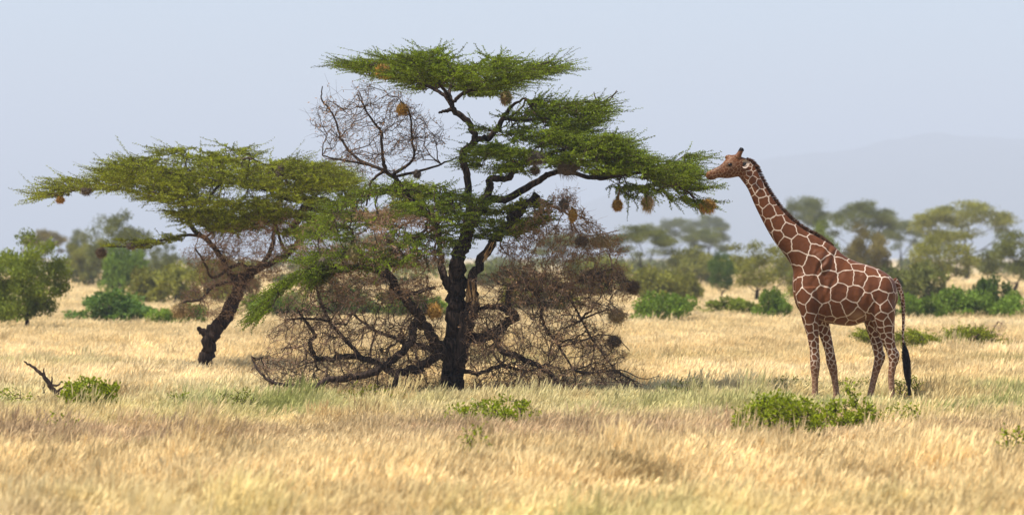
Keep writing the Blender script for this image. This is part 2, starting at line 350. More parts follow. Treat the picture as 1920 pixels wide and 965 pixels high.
T.limb([(958, 588, 7, -.1), (953, 566, 6.5, .1), (955, 546, 5.5, .3), (970, 534, 5, .5), (990, 526, 4, .6), (1020, 530, 2.5, .8)])
T.limb([(930, 622, 7, -.2), (933, 640, 6.5, -.4), (942, 656, 6.5, -.5), (977, 668, 6, -.7), (1012, 684, 5.5, -.9), (1033, 699, 5, -1), (1053, 723, 4.5, -1.1), (1066, 742, 4, -1.2)])
T.limb([(985, 528, 4, .6), (1001, 546, 3.6, .2), (1036, 540, 3.4, 0), (1072, 532, 3, -.2), (1115, 514, 2.4, -.3), (1148, 503, 1.4, -.4)], mat='twig')
T.limb([(1001, 546, 3.5, .2), (1012, 569, 3.2, 0), (1020, 609, 3, -.3), (1048, 648, 2.6, -.5), (1072, 690, 2, -.6), (1080, 725, 1.4, -.6)], mat='twig')
T.limb([(1036, 541, 3, 0), (1068, 560, 2.8, .3), (1092, 600, 2.4, .6), (1120, 650, 2, .7), (1160, 700, 1.4, .7)], mat='twig')
T.limb([(860, 690, 6, -.2), (895, 702, 5, .6), (940, 690, 4, 1.2), (990, 702, 3, 1.6), (1030, 690, 2, 1.8)])
T.limb([(838, 680, 6, .2), (800, 655, 5, .9), (740, 640, 4, 1.3), (690, 620, 3, 1.6), (650, 590, 2, 1.8)])
T.limb([(1113, 515, 2.4, -.3), (1145, 522, 2, -.35), (1172, 525, 1.6, -.4), (1188, 530, 1.2, -.4)], mat='twig')
T.limb([(1092, 600, 2.4, .6), (1118, 588, 2, .2), (1142, 580, 1.6, -.1), (1158, 583, 1.2, -.3)], mat='twig')
T.limb([(1048, 648, 2.4, -.5), (1080, 640, 2, -.6), (1120, 626, 1.6, -.6), (1152, 630, 1.2, -.6), (1178, 655, .9, -.6)], mat='twig')
T.limb([(1072, 690, 2, -.6), (1110, 695, 1.7, -.8), (1160, 690, 1.4, -.9), (1200, 705, 1, -1), (1230, 700, .7, -1)], mat='twig')
T.limb([(1068, 404, 2.2), (1080, 430, 2, -.2), (1092, 443, 1.6, -.4), (1122, 440, 1.3, -.5), (1160, 432, .8, -.5)], mat='twig_tan')
T.limb([(1100, 196, 2, .9), (1118, 186, 1.6, .8), (1116, 168, 1, .8)], mat='twig')
T.limb([(1128, 188, 2, 1), (1148, 180, 1.6, .9), (1160, 164, 1, .9)], mat='twig')
# torn pale wood on the broken stem
qb = QB()
for i in range(26):
    a = P(886+R.uniform(-10, 9), 560+R.uniform(-6, 12), Ym-.2-.14*R.uniform(.8, 1.1)); b = a+A(R.uniform(-.05, .03), R.uniform(-.03, .02), R.uniform(.08, .32))
    prisms(qb, [a], [b], R.uniform(.012, .026), .003, 4, R.uniform(.6, 1.1))
qb.build('torn_wood', M['wood'], T.root, False, bm)
qb = QB()
for i in range(16):
    t = R.random(); a = P(905+t*20+R.uniform(-4, 4), 492-t*38, Ym-.09); b = a+A(.05, 0, .10)*R.uniform(.7, 1.6)
    prisms(qb, [a], [b], .011, .004, 4, R.uniform(.5, 1))
qb.build('peeled_bark', M['wood'], T.root, False, bm)
TWN = []                                    # points that nests may hang from
def foliage(T, poly, n, depth, roots, nshoot, L, cpx, mat_leaf, dens=28, pitch=(.05, .5), leafL=.05, leafW=.02, mind=.12, cx=None, up=.03, name='crown', alpha=.3, droop=0, dY=0, spread=1.0, gap=.60):
    att = sample_poly(poly, n, T.Y0+dY, depth, cx, mind, gap=gap)
    N, par, nr = grow(T.near(*roots), att, alpha)
    qt = QB(); ql = QB(); m1, m2, r = emit_twigs(qt, N, par, nr, .0045, .42, .03, .10, 4)
    TWN.append(N[nr:])
    idx = np.repeat(np.arange(nr, len(N)), nshoot); t = R.random(len(idx))[:, None]
    S = N[idx]*(1-t)+np.where(t < .5, m2[idx-nr], N[idx])*t
    S = np.where(R.random((len(idx), 1)) < .5, N[idx], m2[idx-nr])
    c = P(cpx[0], cpx[1], T.Y0+dY); out = S-c; out[:, 2] = 0; out = nrm(out)
    el = R.uniform(*pitch, len(S))
    d = nrm(out*1.0+nrm(R.normal(size=out.shape)*A(1, 1, 0))*.75*spread+A(0, 0, 1)*el[:, None]); d[:, 2] -= droop
    shoots(qt, ql, S, d, R.uniform(L[0], L[1], len(S)), dens, leafL, leafW, up)
    qt.build('twigs', M['twig'], T.root, False, T.base, 'stuff'); ql.build(name, M[mat_leaf], T.root, False, T.base, 'stuff')
T1 = [(672, 140), (662, 118), (690, 112), (730, 116), (770, 112), (830, 102), (900, 106), (980, 114), (1062, 110), (1040, 130), (970, 155), (910, 176), (850, 176), (780, 158), (700, 144)]
foliage(T, T1, 400, 2.0, [(1035, 120), (985, 140), (930, 160), (880, 172), (665, 122), (720, 135), (770, 148), (817, 168), (870, 112), (850, 135), (770, 115), (800, 140)], 4, (.35, .80), (850, 190), 'leaf_main', 30, (-.1, .2), .045, .018)
T2 = [(900, 250), (930, 205), (1000, 188), (1060, 198), (1115, 192), (1138, 214), (1110, 240), (1060, 262), (960, 270)]
foliage(T, T2, 250, 1.3, [(985, 188), (1070, 205), (1130, 187), (1010, 220), (966, 222)], 3, (.3, .7), (930, 250), 'leaf_main', 24, (-.08, .26), .045, .018)
T3 = [(880, 300), (905, 278), (970, 262), (1050, 250), (1130, 258), (1180, 275), (1230, 285), (1290, 296), (1318, 318), (1318, 350), (1290, 362), (1240, 348), (1180, 340), (1100, 328), (1030, 318), (960, 322), (900, 322)]
foliage(T, T3, 540, 2.1, [(1060, 285), (1120, 280), (1010, 296), (1120, 295), (1170, 280), (1219, 326), (1255, 341), (1288, 362), (1168, 328), (1260, 300), (1200, 305), (1305, 303), (953, 307)], 4, (.3, .75), (1000, 330), 'leaf_main', 30, (-.15, .18), .045, .018, cx=1090)
T3b = [(1150, 335), (1250, 350), (1320, 365), (1325, 385), (1290, 385), (1240, 375), (1170, 365), (1130, 345)]
foliage(T, T3b, 60, 1.0, [(1219, 326), (1255, 341), (1288, 362), (1168, 328)], 3, (.2, .45), (1150, 330), 'leaf_main', 20, (-.7, .1), up=-.1)
T4 = [(585, 430), (640, 375), (700, 352), (800, 342), (880, 350), (930, 372), (890, 400), (930, 440), (850, 460), (800, 500), (700, 505), (620, 515), (560, 520), (575, 465)]
foliage(T, T4, 470, 1.7, [(743, 335), (768, 371), (796, 397), (816, 424), (749, 466), (800, 430), (680, 501), (640, 510), (772, 450)], 3, (.3, .7), (800, 470), 'leaf_main', 24, (-.3, .22), .045, .018, dY=-.3, gap=.68)
T4c = [(900, 400), (960, 375), (1010, 385), (1020, 420), (960, 445), (900, 440)]
foliage(T, T4c, 110, 1.3, [(938, 439), (965, 404), (997, 373)], 3, (.2, .5), (930, 420), 'leaf_left', 22, (-.2, .4), dY=.6)
T4b = [(478, 585), (520, 535), (575, 500), (625, 482), (640, 505), (585, 530), (530, 565), (480, 600), (462, 602)]
foliage(T, T4b, 70, .5, [(640, 510), (680, 501)], 5, (.2, .5), (680, 480), 'leaf_main', 24, (-.9, -.2), up=-.15, dY=-1.2, spread=.5)
# dead twig thickets
def thicket(T, poly, n, depth, roots, mat, mind=.10, alpha=.32, side=3, dry=0, dY=0, bend=.09, rt=.0023, sl=(.05, .16), up=0.0, name='dead_twigs', cx=None, gap=.52, pw=.42, rmax=.022):
    att = sample_poly(poly, n, T.Y0+dY, depth, cx, mind, gap=gap)
    g = gz(att[:, 0], att[:, 1])+.03; att[:, 2] = np.maximum(att[:, 2], g)
    N, par, nr = grow(T.near(*roots), att, alpha)
    qb = QB(); m1, m2, r = emit_twigs(qb, N, par, nr, rt, pw, rmax, bend, 4)
    TWN.append(N[nr:])
    tips = []
    for k in range(side):
        i = np.arange(nr, len(N)); o = (m1, m2, N[nr:])[k % 3]; d = nrm(nrm(N[i]-N[par[i]])*.5+rv(len(i))+A(0, 0, up))
        L = R.uniform(*sl, len(i))[:, None]*np.where(R.random((len(i), 1)) < .15, 2.6, 1); mid = o+d*L*.55; e = mid+nrm(d+rv(len(i))*.6)*L*.5
        prisms(qb, o, mid, rt*.9, rt*.7); prisms(qb, mid, e, rt*.7, rt*.4); tips += [mid, e, o]
    qb.build(name, M[mat], T.root, False, T.base, 'stuff')
    if dry:
        tp = np.concatenate(tips); tp = tp[R.random(len(tp)) < dry]; ql = QB()
        for k in range(2):
            leaves(ql, tp+R.normal(size=tp.shape)*.015, nrm(rv(len(tp))+A(0, 0, -.4)), R.uniform(.03, .06, len(tp)), R.uniform(.012, .02, len(tp)), R.uniform(.6, 1.3, len(tp)))
        ql.build('dry_leaves', M['dry_leaf'], T.root, False, T.base, 'stuff')
low = [(484, 668), (500, 640), (520, 585), (540, 545), (600, 515), (700, 520), (780, 520), (830, 560), (840, 700), (830, 750), (560, 752), (500, 738), (475, 690)]
lroots = [(483, 664), (497, 690), (521, 708), (556, 715), (592, 736), (613, 711), (658, 701), (701, 694), (729, 680), (602, 672), (644, 665), (680, 667), (708, 675), (574, 594), (587, 638), (582, 606), (543, 598), (581, 595), (623, 602), (651, 634), (606, 570), (592, 520), (785, 588), (757, 549), (739, 734), (740, 640), (690, 620), (650, 590), (776, 633)]
thicket(T, low, 2900, 2.0, lroots, 'twig', gap=.42, mind=.06, cx=680)
rlow = [(880, 520), (960, 500), (1060, 505), (1150, 500), (1185, 530), (1140, 560), (1185, 590), (1135, 625), (1180, 660), (1150, 690), (1200, 715), (1260, 738), (1180, 752), (1000, 745), (880, 748), (872, 640)]
rroots = [(896, 579), (930, 575), (950, 602), (933, 640), (942, 656), (977, 668), (1012, 684), (1033, 699), (1053, 723), (1001, 546), (1012, 569), (1020, 609), (1048, 648), (1072, 690), (1080, 725), (1068, 560), (1092, 600), (1120, 650), (1160, 700), (1036, 540), (1072, 532), (1115, 514), (895, 702), (940, 690), (990, 702), (1030, 690), (970, 534)]
thicket(T, rlow, 2900, 2.0, rroots, 'twig', gap=.45, mind=.06, cx=1010, dry=.08)
rtan = [(930, 470), (960, 430), (1000, 400), (1030, 365), (1075, 350), (1100, 400), (1140, 435), (1165, 440), (1178, 470), (1185, 520), (1200, 560), (1100, 560), (1000, 545), (930, 530)]
thicket(T, low, 1300, 1.8, lroots, 'twig_tan', gap=.45, mind=.08, cx=680, dry=.12)
thicket(T, rlow, 1400, 1.8, rroots, 'twig_tan', gap=.45, mind=.08, cx=1010, dry=.15)
thicket(T, rtan, 1200, 1.2, [(997, 373), (1021, 379), (1051, 393), (1068, 404), (965, 404), (938, 439), (990, 526), (1020, 530), (1036, 540), (1072, 532), (1115, 514), (1148, 503)], 'twig_tan', mind=.09, dry=.35, side=4, sl=(.04, .14))
mid = [(560, 430), (640, 400), (720, 385), (830, 400), (845, 520), (800, 560), (720, 575), (640, 570), (560, 530)]
thicket(T, mid, 1300, 1.6, [(680, 501), (640, 510), (711, 508), (732, 518), (757, 549), (749, 466), (772, 450), (800, 430), (816, 424), (796, 397), (606, 570), (592, 520)], 'twig_tan', mind=.08, dry=.3, side=4, gap=.55)
dead = [(600, 175), (590, 210), (580, 225), (598, 290), (660, 320), (740, 330), (800, 310), (850, 270), (840, 250), (790, 200), (740, 165), (690, 155), (640, 180)]
DT = [[(743, 336, 5, .2), (722, 318, 4.5, .1), (718, 289, 3.5, -.1), (715, 248, 3, -.2), (705, 235, 2.6, -.2), (684, 202, 2, -.3), (676, 175, 1.2, -.3)],
      [(722, 320, 4, .1), (684, 305, 3.4, .4), (655, 285, 3, .6), (635, 256, 2.6, .7), (622, 218, 2.2, .8), (610, 198, 2, .8), (597, 181, 1.8, .8), (599, 157, 1.2, .8)],
      [(737, 326, 4, .2), (775, 301, 3, -.3), (775, 264, 2.4, -.6), (771, 218, 1.8, -.8), (752, 190, 1, -.9)],
      [(740, 330, 3.5, .2), (788, 318, 2.8, .5), (825, 305, 2.2, .9), (858, 290, 1.2, 1.1)],
      [(722, 319, 3.5, .1), (697, 338, 3, 0), (692, 360, 2.6, -.1), (688, 386, 2, -.2)],
      [(688, 308, 2.6, .4), (640, 300, 2.2, .1), (605, 292, 1.6, -.1)]]
for l in DT: T.limb(l, k=6)
thicket(T, dead, 430, 1.3, [(684, 202), (705, 235), (715, 248), (718, 289), (655, 285), (635, 256), (622, 218), (610, 198), (597, 181), (775, 264), (771, 218), (752, 190), (775, 301), (825, 305), (858, 290), (640, 300), (605, 292)], 'twig', mind=.12, alpha=.6, side=4, sl=(.06, .2), up=.25, dry=.22, bend=.12, rt=.003)
# ------------------------------------------------------------------ left acacia
Yl = 63.5
bl = GP(378, Yl); bl[2] -= .05
LT = Tree('acacia_tree', 'leaning acacia with short cut stub and one wide olive canopy', bl, Yl)
LT.limb([(374, 712, 17), (378, 696, 14.5), (386, 668, 14), (394, 645, 14.5), (400, 622, 16), (418, 598, 15), (437, 568, 13), (447, 540, 12), (462, 518, 10), (480, 505, 9)], 'trunk', 'bark_brown', k=14, rough=.13)
LT.limb([(402, 624, 10), (388, 626, 9), (378, 620, 7), (373, 613, 4)], mat='bark_brown')
LT.limb([(478, 506, 8), (510, 492, 7), (536, 478, 7.5), (550, 464, 8), (563, 448, 8), (549, 431, 8), (558, 412, 8), (567, 398, 8), (568, 388, 7.5), (586, 391, 6.5), (604, 396, 6), (618, 400, 7), (619, 385, 7), (611, 376, 7), (587, 372, 6.5), (547, 373, 6), (520, 370, 5.5), (507, 357, 5), (467, 350, 4, -.3), (420, 342, 3.2, -.6), (360, 330, 2.4, -.9), (290, 325, 1.6, -1)])
LT.limb([(449, 540, 8), (425, 505, 6.5, .3), (400, 468, 6, .5), (377, 444, 5.5, .6), (354, 427, 5, .7), (345, 400, 4.5, .8), (325, 370, 3.8, .8), (280, 350, 3, .8), (220, 335, 2.4, .7), (150, 340, 1.8, .6), (90, 358, 1.1, .5), (52, 372, .7, .5)])
LT.limb([(378, 444, 4, .6), (350, 440, 3.4, .4), (317, 447, 2.8, .2), (277, 457, 2.2, 0), (235, 462, 1.6, -.1), (198, 462, 1, -.2)])
LT.limb([(349, 412, 4, .8), (380, 370, 3.5, 1.2), (410, 325, 2.8, 1.6), (440, 290, 1.6, 1.8)])
LT.limb([(480, 505, 6), (500, 470, 5, 1), (505, 420, 4, 1.5), (520, 360, 3.2, 1.7), (560, 325, 2, 1.9)])
LT.limb([(619, 388, 5), (650, 372, 4, .3), (690, 358, 3, .5), (740, 350, 1.6, .6)])
LT.limb([(535, 372, 4), (545, 350, 3.4, -.6), (530, 325, 2.6, -1.2), (480, 300, 1.6, -1.6)])
LT.limb([(524, 358, 4, -.2), (500, 352, 3, -.4), (497, 338, 2.5, -.4), (515, 328, 2, -.4)])
LT.limb([(452, 535, 5), (425, 530, 4, -.3), (400, 540, 3.5, -.6), (385, 560, 3, -.8), (355, 565, 2, -.9), (336, 575, 1.2, -1)], mat='twig')
LT.limb([(470, 512, 5), (455, 495, 4.5, -.3), (430, 505, 4, -.5), (405, 520, 3, -.7), (390, 490, 2.5, -.9), (375, 465, 1.6, -1)], mat='twig')
LT.limb([(540, 475, 4), (528, 455, 3.6, -.2), (522, 430, 3, -.3), (505, 400, 2.4, -.4), (485, 380, 1.5, -.5)], mat='twig')
rts5 = [(420, 342), (360, 330), (290, 325), (467, 350), (280, 350), (220, 335), (150, 340), (90, 358), (52, 372), (410, 325), (440, 290), (520, 360), (560, 325), (650, 372), (690, 358), (480, 300), (530, 325), (515, 328), (587, 372), (325, 370)]
T5 = [(62, 370), (140, 338), (230, 308), (320, 290), (400, 280), (440, 275), (500, 290), (560, 305), (620, 310), (650, 335), (640, 365), (600, 385), (470, 392), (400, 400), (340, 390), (280, 365), (180, 352), (100, 370)]
foliage(LT, T5, 800, 2.6, rts5, 4, (.4, .9), (420, 400), 'leaf_left', 28, (-.12, .16), leafL=.052, leafW=.020, cx=400, mind=.13)
T5b = [(320, 395), (420, 392), (520, 390), (600, 405), (580, 440), (470, 440), (380, 430)]
foliage(LT, T5b, 320, 1.8, [(345, 400), (400, 468), (505, 420), (568, 398), (377, 444)], 4, (.25, .55), (460, 430), 'leaf_left', 22, (-.3, .3))
T5c = [(205, 455), (250, 445), (320, 438), (360, 430), (350, 450), (280, 465), (215, 472)]
foliage(LT, T5c, 40, .6, [(317, 447), (277, 457), (235, 462), (198, 462)], 3, (.18, .42), (400, 450), 'leaf_left', 20, (-.2, .3))
T5d = [(630, 335), (700, 345), (760, 340), (800, 360), (770, 400), (690, 425), (630, 410)]
foliage(LT, T5d, 190, 1.5, [(690, 358), (740, 350), (650, 372)], 4, (.25, .55), (640, 390), 'leaf_left', 22, (-.2, .35), dY=.5)
brn = [(345, 470), (390, 430), (450, 405), (540, 385), (640, 400), (640, 470), (560, 500), (500, 530), (470, 570), (440, 600), (400, 600), (350, 590), (330, 570), (370, 520)]
thicket(LT, brn, 1500, 1.5, [(400, 540), (385, 560), (355, 565), (336, 575), (430, 505), (405, 520), (390, 490), (375, 465), (400, 468), (425, 505), (505, 420), (522, 430), (505, 400), (549, 431), (510, 492), (447, 540)], 'twig_tan', mind=.08, dry=.30, side=4, gap=.4)
thicket(LT, brn, 320, 1.2, [(400, 540), (385, 560), (430, 505), (405, 520), (390, 490), (400, 468), (505, 420), (522, 430), (549, 431)], 'twig', mind=.12, side=3)
# ------------------------------------------------------------------ weaver nests
ALLTW = np.concatenate(TWN+[p for p in T.nodes]+[p for p in LT.nodes])
def nest(px, py, wpx, hpx, mat, label, Yc, hole=None, tail=0.0, shag=.6, ground_=False):
    s = Yc/F; near = None
    if ground_:
        x = (px-960)*s; c = A(x, Yc, float(gz(x, Yc))+hpx*s*.5+.12)
    else:                                                     # depth: that of the nearest twig over it
        q = np.stack([ALLTW[:, 0]/ALLTW[:, 1]*F+960, 482.5-(ALLTW[:, 2]-H)/ALLTW[:, 1]*F], 1)
        cost = np.hypot(q[:, 0]-px, (q[:, 1]-(py-hpx*.5))*1.0)+6*np.maximum(ALLTW[:, 1]-Yc, 0)
        near = ALLTW[np.argmin(cost)]; Yn = near[1]-wpx*s*.25; c = P(px, py, Yn); s = Yn/F
    a, b = wpx*s*.40, hpx*s*.40
    top = c+A(0, 0, b)
    e = thing('weaver_nest', label, 'nest', c-A(0, 0, b), 'weaver nests in the acacias'); org = c-A(0, 0, b)
    k, n = 16, 12; th = np.arange(k)/k*2*np.pi; V = []; ph = R.random()*9
    for i in range(n):
        f = i/(n-1)*np.pi; f = .06+f*.96
        rr = np.sin(f)*(1+.12*np.sin(th*3+ph+f*2)+.06*R.normal(size=k)); zz = np.cos(f)*(1+.1*np.sin(th*2+ph))
        V.append(np.stack([c[0]+a*rr*np.cos(th)*(1-.1*np.cos(f)), c[1]+a*rr*np.sin(th), c[2]+b*zz], 1))
    V = np.concatenate(V); i = np.arange(n-1)[:, None]*k; j = np.arange(k)[None]; j2 = (j+1) % k
    qb = QB(); qb.add(V, np.stack([i+j, i+k+j, i+k+j2, i+j2], -1).reshape(-1, 4), R.uniform(.45, .8, len(V)))
    if near is not None:
        for t in range(5):
            prisms(qb, [near+rv(1)[0]*.015], [c+A(R.normal()*a*.3, R.normal()*a*.2, b*.8)], .006, .012, 3, .6)
    qb.build('body', M[mat], e, False, org)
    shag = max(shag*1.3, .55); ql = QB(); m = 560; d = rv(m); S = c+d*A(a, a, b)*.97
    tang = nrm(np.cross(d, rv(m))); D_ = nrm(tang*1.0+d*R.uniform(-.1, shag, m)[:, None]+A(0, 0, -.35))
    leaves(ql, S, D_, R.uniform(.4, 1.25, m)*a, R.uniform(.005, .009, m), R.uniform(.6, 1.5, m))
    if tail:
        m = 150; d = rv(m); d[:, 2] = -np.abs(d[:, 2])*.6-.2; S = c+d*A(a, a, b)*.8
        leaves(ql, S, nrm(A(0, 0, -1)+rv(m)*.35), R.uniform(.5, 1.3, m)*tail*s, .009, R.uniform(.7, 1.4, m))
    ql.build('straw', M[mat], e, False, org)
    if hole is not None:
        hd = nrm(A(hole[0], -1, hole[1])); u = nrm(np.cross(hd, A(0, 0, 1))); v = np.cross(hd, u); hc = c+hd*A(a, a, b)*.93
        qh = QB(); k = 12; th = np.arange(k)/k*2*np.pi; r1 = min(a, b)*.34
        ring = lambda r, z: hc+hd*z+np.outer(r*np.cos(th), u)+np.outer(r*np.sin(th), v)
        V = np.vstack([ring(r1*1.45, -a*.12), ring(r1*1.35, a*.16), ring(r1*1.0, a*.16), ring(r1*.9, a*.02)])
        i = np.arange(3)[:, None]*k; j = np.arange(k)[None]; j2 = (j+1) % k
        qh.add(V, np.stack([i+j, i+j2, i+k+j2, i+k+j], -1).reshape(-1, 4), R.uniform(.7, 1.2, len(V)))
        rim = qh.build('entrance_rim', M[mat], e, False, org)
        qd = QB(); V = np.vstack([ring(r1*.98, a*.05), hc+hd*a*.03]); qd.add(V, [[k, x_, (x_+1) % k, (x_+2) % k] for x_ in range(0, k, 2)])
        qd.build('entrance_hole', M['hole'], rim, False, org)
NESTS = [
 (720, 133, 34, 24, 'straw_gold', 'golden brown nest tucked in the topmost acacia tier', Ym-1, None, 0, .5),
 (949, 182, 24, 28, 'straw', 'tan nest with round hole hanging just under the top tier', Ym-.8, (.6, .1), 12, .3),
 (754, 205, 25, 23, 'straw_gold', 'brown nest with dark hole in the leafless branches', Ym-.5, (-.1, -.25), 0, .4),
 (525, 318, 18, 22, 'straw_grey', 'grey brown nest set inside the top of the wide olive canopy', Yl-1.6, (.1, .9), 0, .2),
 (162, 357, 21, 18, 'straw_grey', 'small grey brown nest at the thin outer edge of olive canopy', Yl-.5, None, 0, .2),
 (113, 374, 17, 14, 'straw_gold', 'tiny golden nest at the tip of the olive canopy', Yl-.2, None, 3, .3),
 (190, 473, 22, 20, 'straw_dark', 'round brown nest at the end of the low olive bough', Yl-.3, (.5, -.2), 0, .2),
 (245, 460, 18, 15, 'straw_grey', 'small tan nest halfway along the low olive bough', Yl-.3, None, 0, .3),
 (336, 580, 30, 22, 'straw', 'shaggy straw nest hanging low beside the leaning trunk', Yl-1.2, None, 14, .9),
 (666, 474, 32, 32, 'straw_pale', 'pale cream shaggy nest in the low green tier', Ym-1.6, None, 8, .9),
 (815, 582, 28, 30, 'straw_gold', 'orange brown nest wedged against the thick trunk', Ym-.7, (-.3, .2), 0, .5),
 (1158, 384, 22, 24, 'straw_gold', 'plain round golden nest without visible hole hanging below the long bough', Ym-.4, None, 8, .3),
 (1214, 378, 26, 24, 'straw', 'hanging nest with side hole and tail of loose straw', Ym-.4, (.7, .2), 18, .3),
 (1326, 385, 34, 26, 'straw_gold', 'golden nest under the bough tip at the giraffe muzzle', Ym-.6, None, 10, .4),
 (1057, 383, 20, 19, 'straw_grey', 'grey nest touching a golden one on the broken bough', Ym-.2, None, 0, .3),
 (1074, 403, 20, 28, 'straw_gold', 'elongated golden nest with hole at the broken bough end', Ym-.2, (-.1, .5), 8, .3),
 (1091, 452, 26, 20, 'straw_dark', 'dark nest beside the shaggy tan one among pinkish twigs', Ym-.5, None, 0, .3),
 (1124, 452, 36, 22, 'straw', 'wide shaggy tan nest among the pinkish twigs', Ym-.5, None, 10, .9),
 (1187, 538, 27, 26, 'straw_dark', 'dark brown nest at the outer edge of the dead twigs', Ym-.4, None, 0, .2),
 (1156, 592, 34, 28, 'straw', 'ragged brown nest deep in the dead twigs beside the bush', Ym-.3, None, 0, .9),
 (1152, 639, 30, 24, 'straw_dark', 'dark nest with open hole low on the dead twigs', Ym-.6, (-.4, .1), 0, .2),
 (1065, 312, 46, 40, 'straw_grey', 'large grey matted nest under the green tier the giraffe browses', Ym-.6, None, 6, .5),
 (1006, 296, 36, 28, 'straw_grey', 'dark grey matted nest deep inside the green tier the giraffe browses', Ym-.7, None, 0, .6),
 (1004, 319, 18, 18, 'straw_grey', 'small grey nest with hole below the matted ones', Ym-.6, (.4, -.1), 0, .3),
 (782, 326, 15, 18, 'straw_grey', 'small grey nest at the foot of the leafless branches', Ym-.2, None, 0, .3),
 (605, 494, 20, 26, 'straw_grey', 'grey brown nest where the low green tier droops beside the leaning acacia', Ym-1.4, None, 6, .4),
 (727, 449, 20, 16, 'straw_grey', 'small grey nest above the pale cream one', Ym-1.2, None, 0, .4),
 (832, 388, 40, 24, 'straw_grey', 'open woven grey nest behind the forking trunk', Ym+.6, None, 0, .8),
]
for a in NESTS: nest(*a)
nest(1107, 719, 24, 18, 'straw_dark', 'dark fallen nest lying under the dead twigs', Ym-1.2, None, 0, .4, True)
nest(1228, 738, 34, 22, 'straw_dark', 'dark fallen nest in the grass clear of the twigs', Ym-1.8, None, 0, .5, True)
# ------------------------------------------------------------------ giraffe
def giraffe():
    Y0 = D; s = Y0/F; base = GP(1590, Y0)
    root = thing('giraffe', 'reticulated giraffe reaching its muzzle to the acacia leaves', 'giraffe', base)
    X = lambda px: (px-960)*s
    Z = lambda py: H-(py-482.5)*s
    qb = QB()
    secs = [(1323, 330.5, 1325, 334.5, .035), (1327, 323, 1330, 337, .06), (1335, 317.5, 1338, 337, .072), (1345, 313, 1346, 333.8, .075), (1353, 307.5, 1356, 334, .088),
            (1360, 299.5, 1363, 334.5, .108), (1367, 292.5, 1372, 333.5, .122), (1378, 290, 1380, 332, .122), (1390, 294, 1384.5, 331.5, .112), (1401, 298, 1387.5, 334, .10),
            (1410, 306, 1392.5, 340.5, .098), (1419, 319, 1402.5, 355, .105), (1433, 346, 1413.5, 381, .12), (1446, 367.5, 1424.5, 404, .135), (1464, 392, 1438.5, 431, .155),
            (1484, 412.5, 1452.5, 454, .18), (1507, 430, 1466.5, 472, .205), (1529, 442, 1478.5, 489, .235), (1549, 453, 1487, 509, .27), (1566, 463, 1485.5, 535, .305),
            (1578, 475, 1489.5, 560, .335), (1590, 483.5, 1503, 582, .365), (1602, 489, 1522, 595, .39), (1615, 493.5, 1546, 604, .41), (1629, 497, 1572, 609, .425),
            (1643, 502, 1597, 610.5, .43), (1656, 508.5, 1620, 604, .42), (1667, 516, 1642, 598, .385), (1676, 526, 1661, 592, .32), (1681, 541, 1674, 582, .21), (1684, 555, 1682, 566, .07)]
    k = 28; th = np.arange(k)/k*2*np.pi; rings = []
    S = np.array(secs); tt = np.arange(len(S)); fine = np.linspace(0, len(S)-1, (len(S)-1)*4+1)
    SS = spline(S, 4)
    for a in SS:
        Tp = A(X(a[0]), Y0, Z(a[1])); B = A(X(a[2]), Y0, Z(a[3])); c = (Tp+B)/2; u = (Tp-B)/2
        sn = np.sign(np.sin(th))*np.abs(np.sin(th))**.9
        rings.append(c+np.outer(np.cos(th), u)+np.outer(sn*max(a[4], .02), A(0, 1, 0)))
    n = len(rings); V = np.concatenate(rings); i = np.arange(n-1)[:, None]*k; j = np.arange(k)[None]; j2 = (j+1) % k
    Q = np.stack([i+j, i+j2, i+k+j2, i+k+j], -1).reshape(-1, 4)
    m = len(V); V = np.vstack([V, rings[0].mean(0), rings[-1].mean(0)]); c = []
    for a in range(0, k, 2):
        c.append([m, (a+2) % k, (a+1) % k, a]); o = (n-1)*k; c.append([m+1, o+a, o+(a+1) % k, o+(a+2) % k])
    qb.add(V, np.vstack([Q, c]))
    def limb(pts, sq=1.0):
        W = [A(X(p[0]), Y0+p[3], Z(p[1])) for p in pts]; pp = spline(W, 5)
        rr = np.interp(np.linspace(0, 1, len(pp)), np.linspace(0, 1, len(pts)), [p[2]*s for p in pts]); tube(qb, pp, rr, 16)
    # negative depth = side towards the viewer
    limb([(1513, 540, 20, -.20), (1514, 568, 20, -.22), (1517, 598, 15.5, -.22), (1521.5, 625, 11.5, -.21), (1525, 655, 8.8, -.20), (1526, 676, 9.6, -.20), (1526, 690, 9, -.20), (1526, 706, 6.4, -.20), (1526, 732, 5.6, -.20), (1525, 748, 7.2, -.20), (1523, 758, 7.5, -.20), (1521, 767, 9, -.20)])
    limb([(1530, 550, 18, .16), (1540, 590, 15, .19), (1547, 618, 12, .20), (1553, 640, 10, .20), (1558, 660, 8.8, .20), (1561, 678, 9.6, .20), (1564, 692, 8.4, .20), (1567, 708, 6.4, .20), (1570, 732, 5.8, .20), (1571, 748, 7.2, .20), (1570, 757, 7.5, .20), (1568, 767, 9, .20)])
    limb([(1645, 545, 28, -.16), (1650, 580, 27, -.20), (1655, 606, 20, -.22), (1660, 628, 14.5, -.22), (1666, 648, 10.2, -.22), (1671.5, 666, 9.6, -.22), (1671, 681, 7.6, -.22), (1668, 704, 6.2, -.22), (1669, 732, 5.8, -.22), (1670, 748, 7, -.22), (1668, 757, 7.5, -.22), (1666, 767, 9, -.22)])
    limb([(1673, 655, 6, -.22), (1679.5, 664, 4.2, -.22), (1676, 680, 4.5, -.22)])
    limb([(1638, 550, 26, .14), (1640, 584, 24, .18), (1642, 610, 17, .20), (1645, 632, 12.5, .20), (1649, 656, 9.8, .20), (1651, 670, 9, .20), (1648, 686, 8, .20), (1643, 704, 6.6, .20), (1637, 730, 5.8, .20), (1633.5, 747, 7, .20), (1631, 756, 7.5, .20), (1628, 767, 9, .20)])
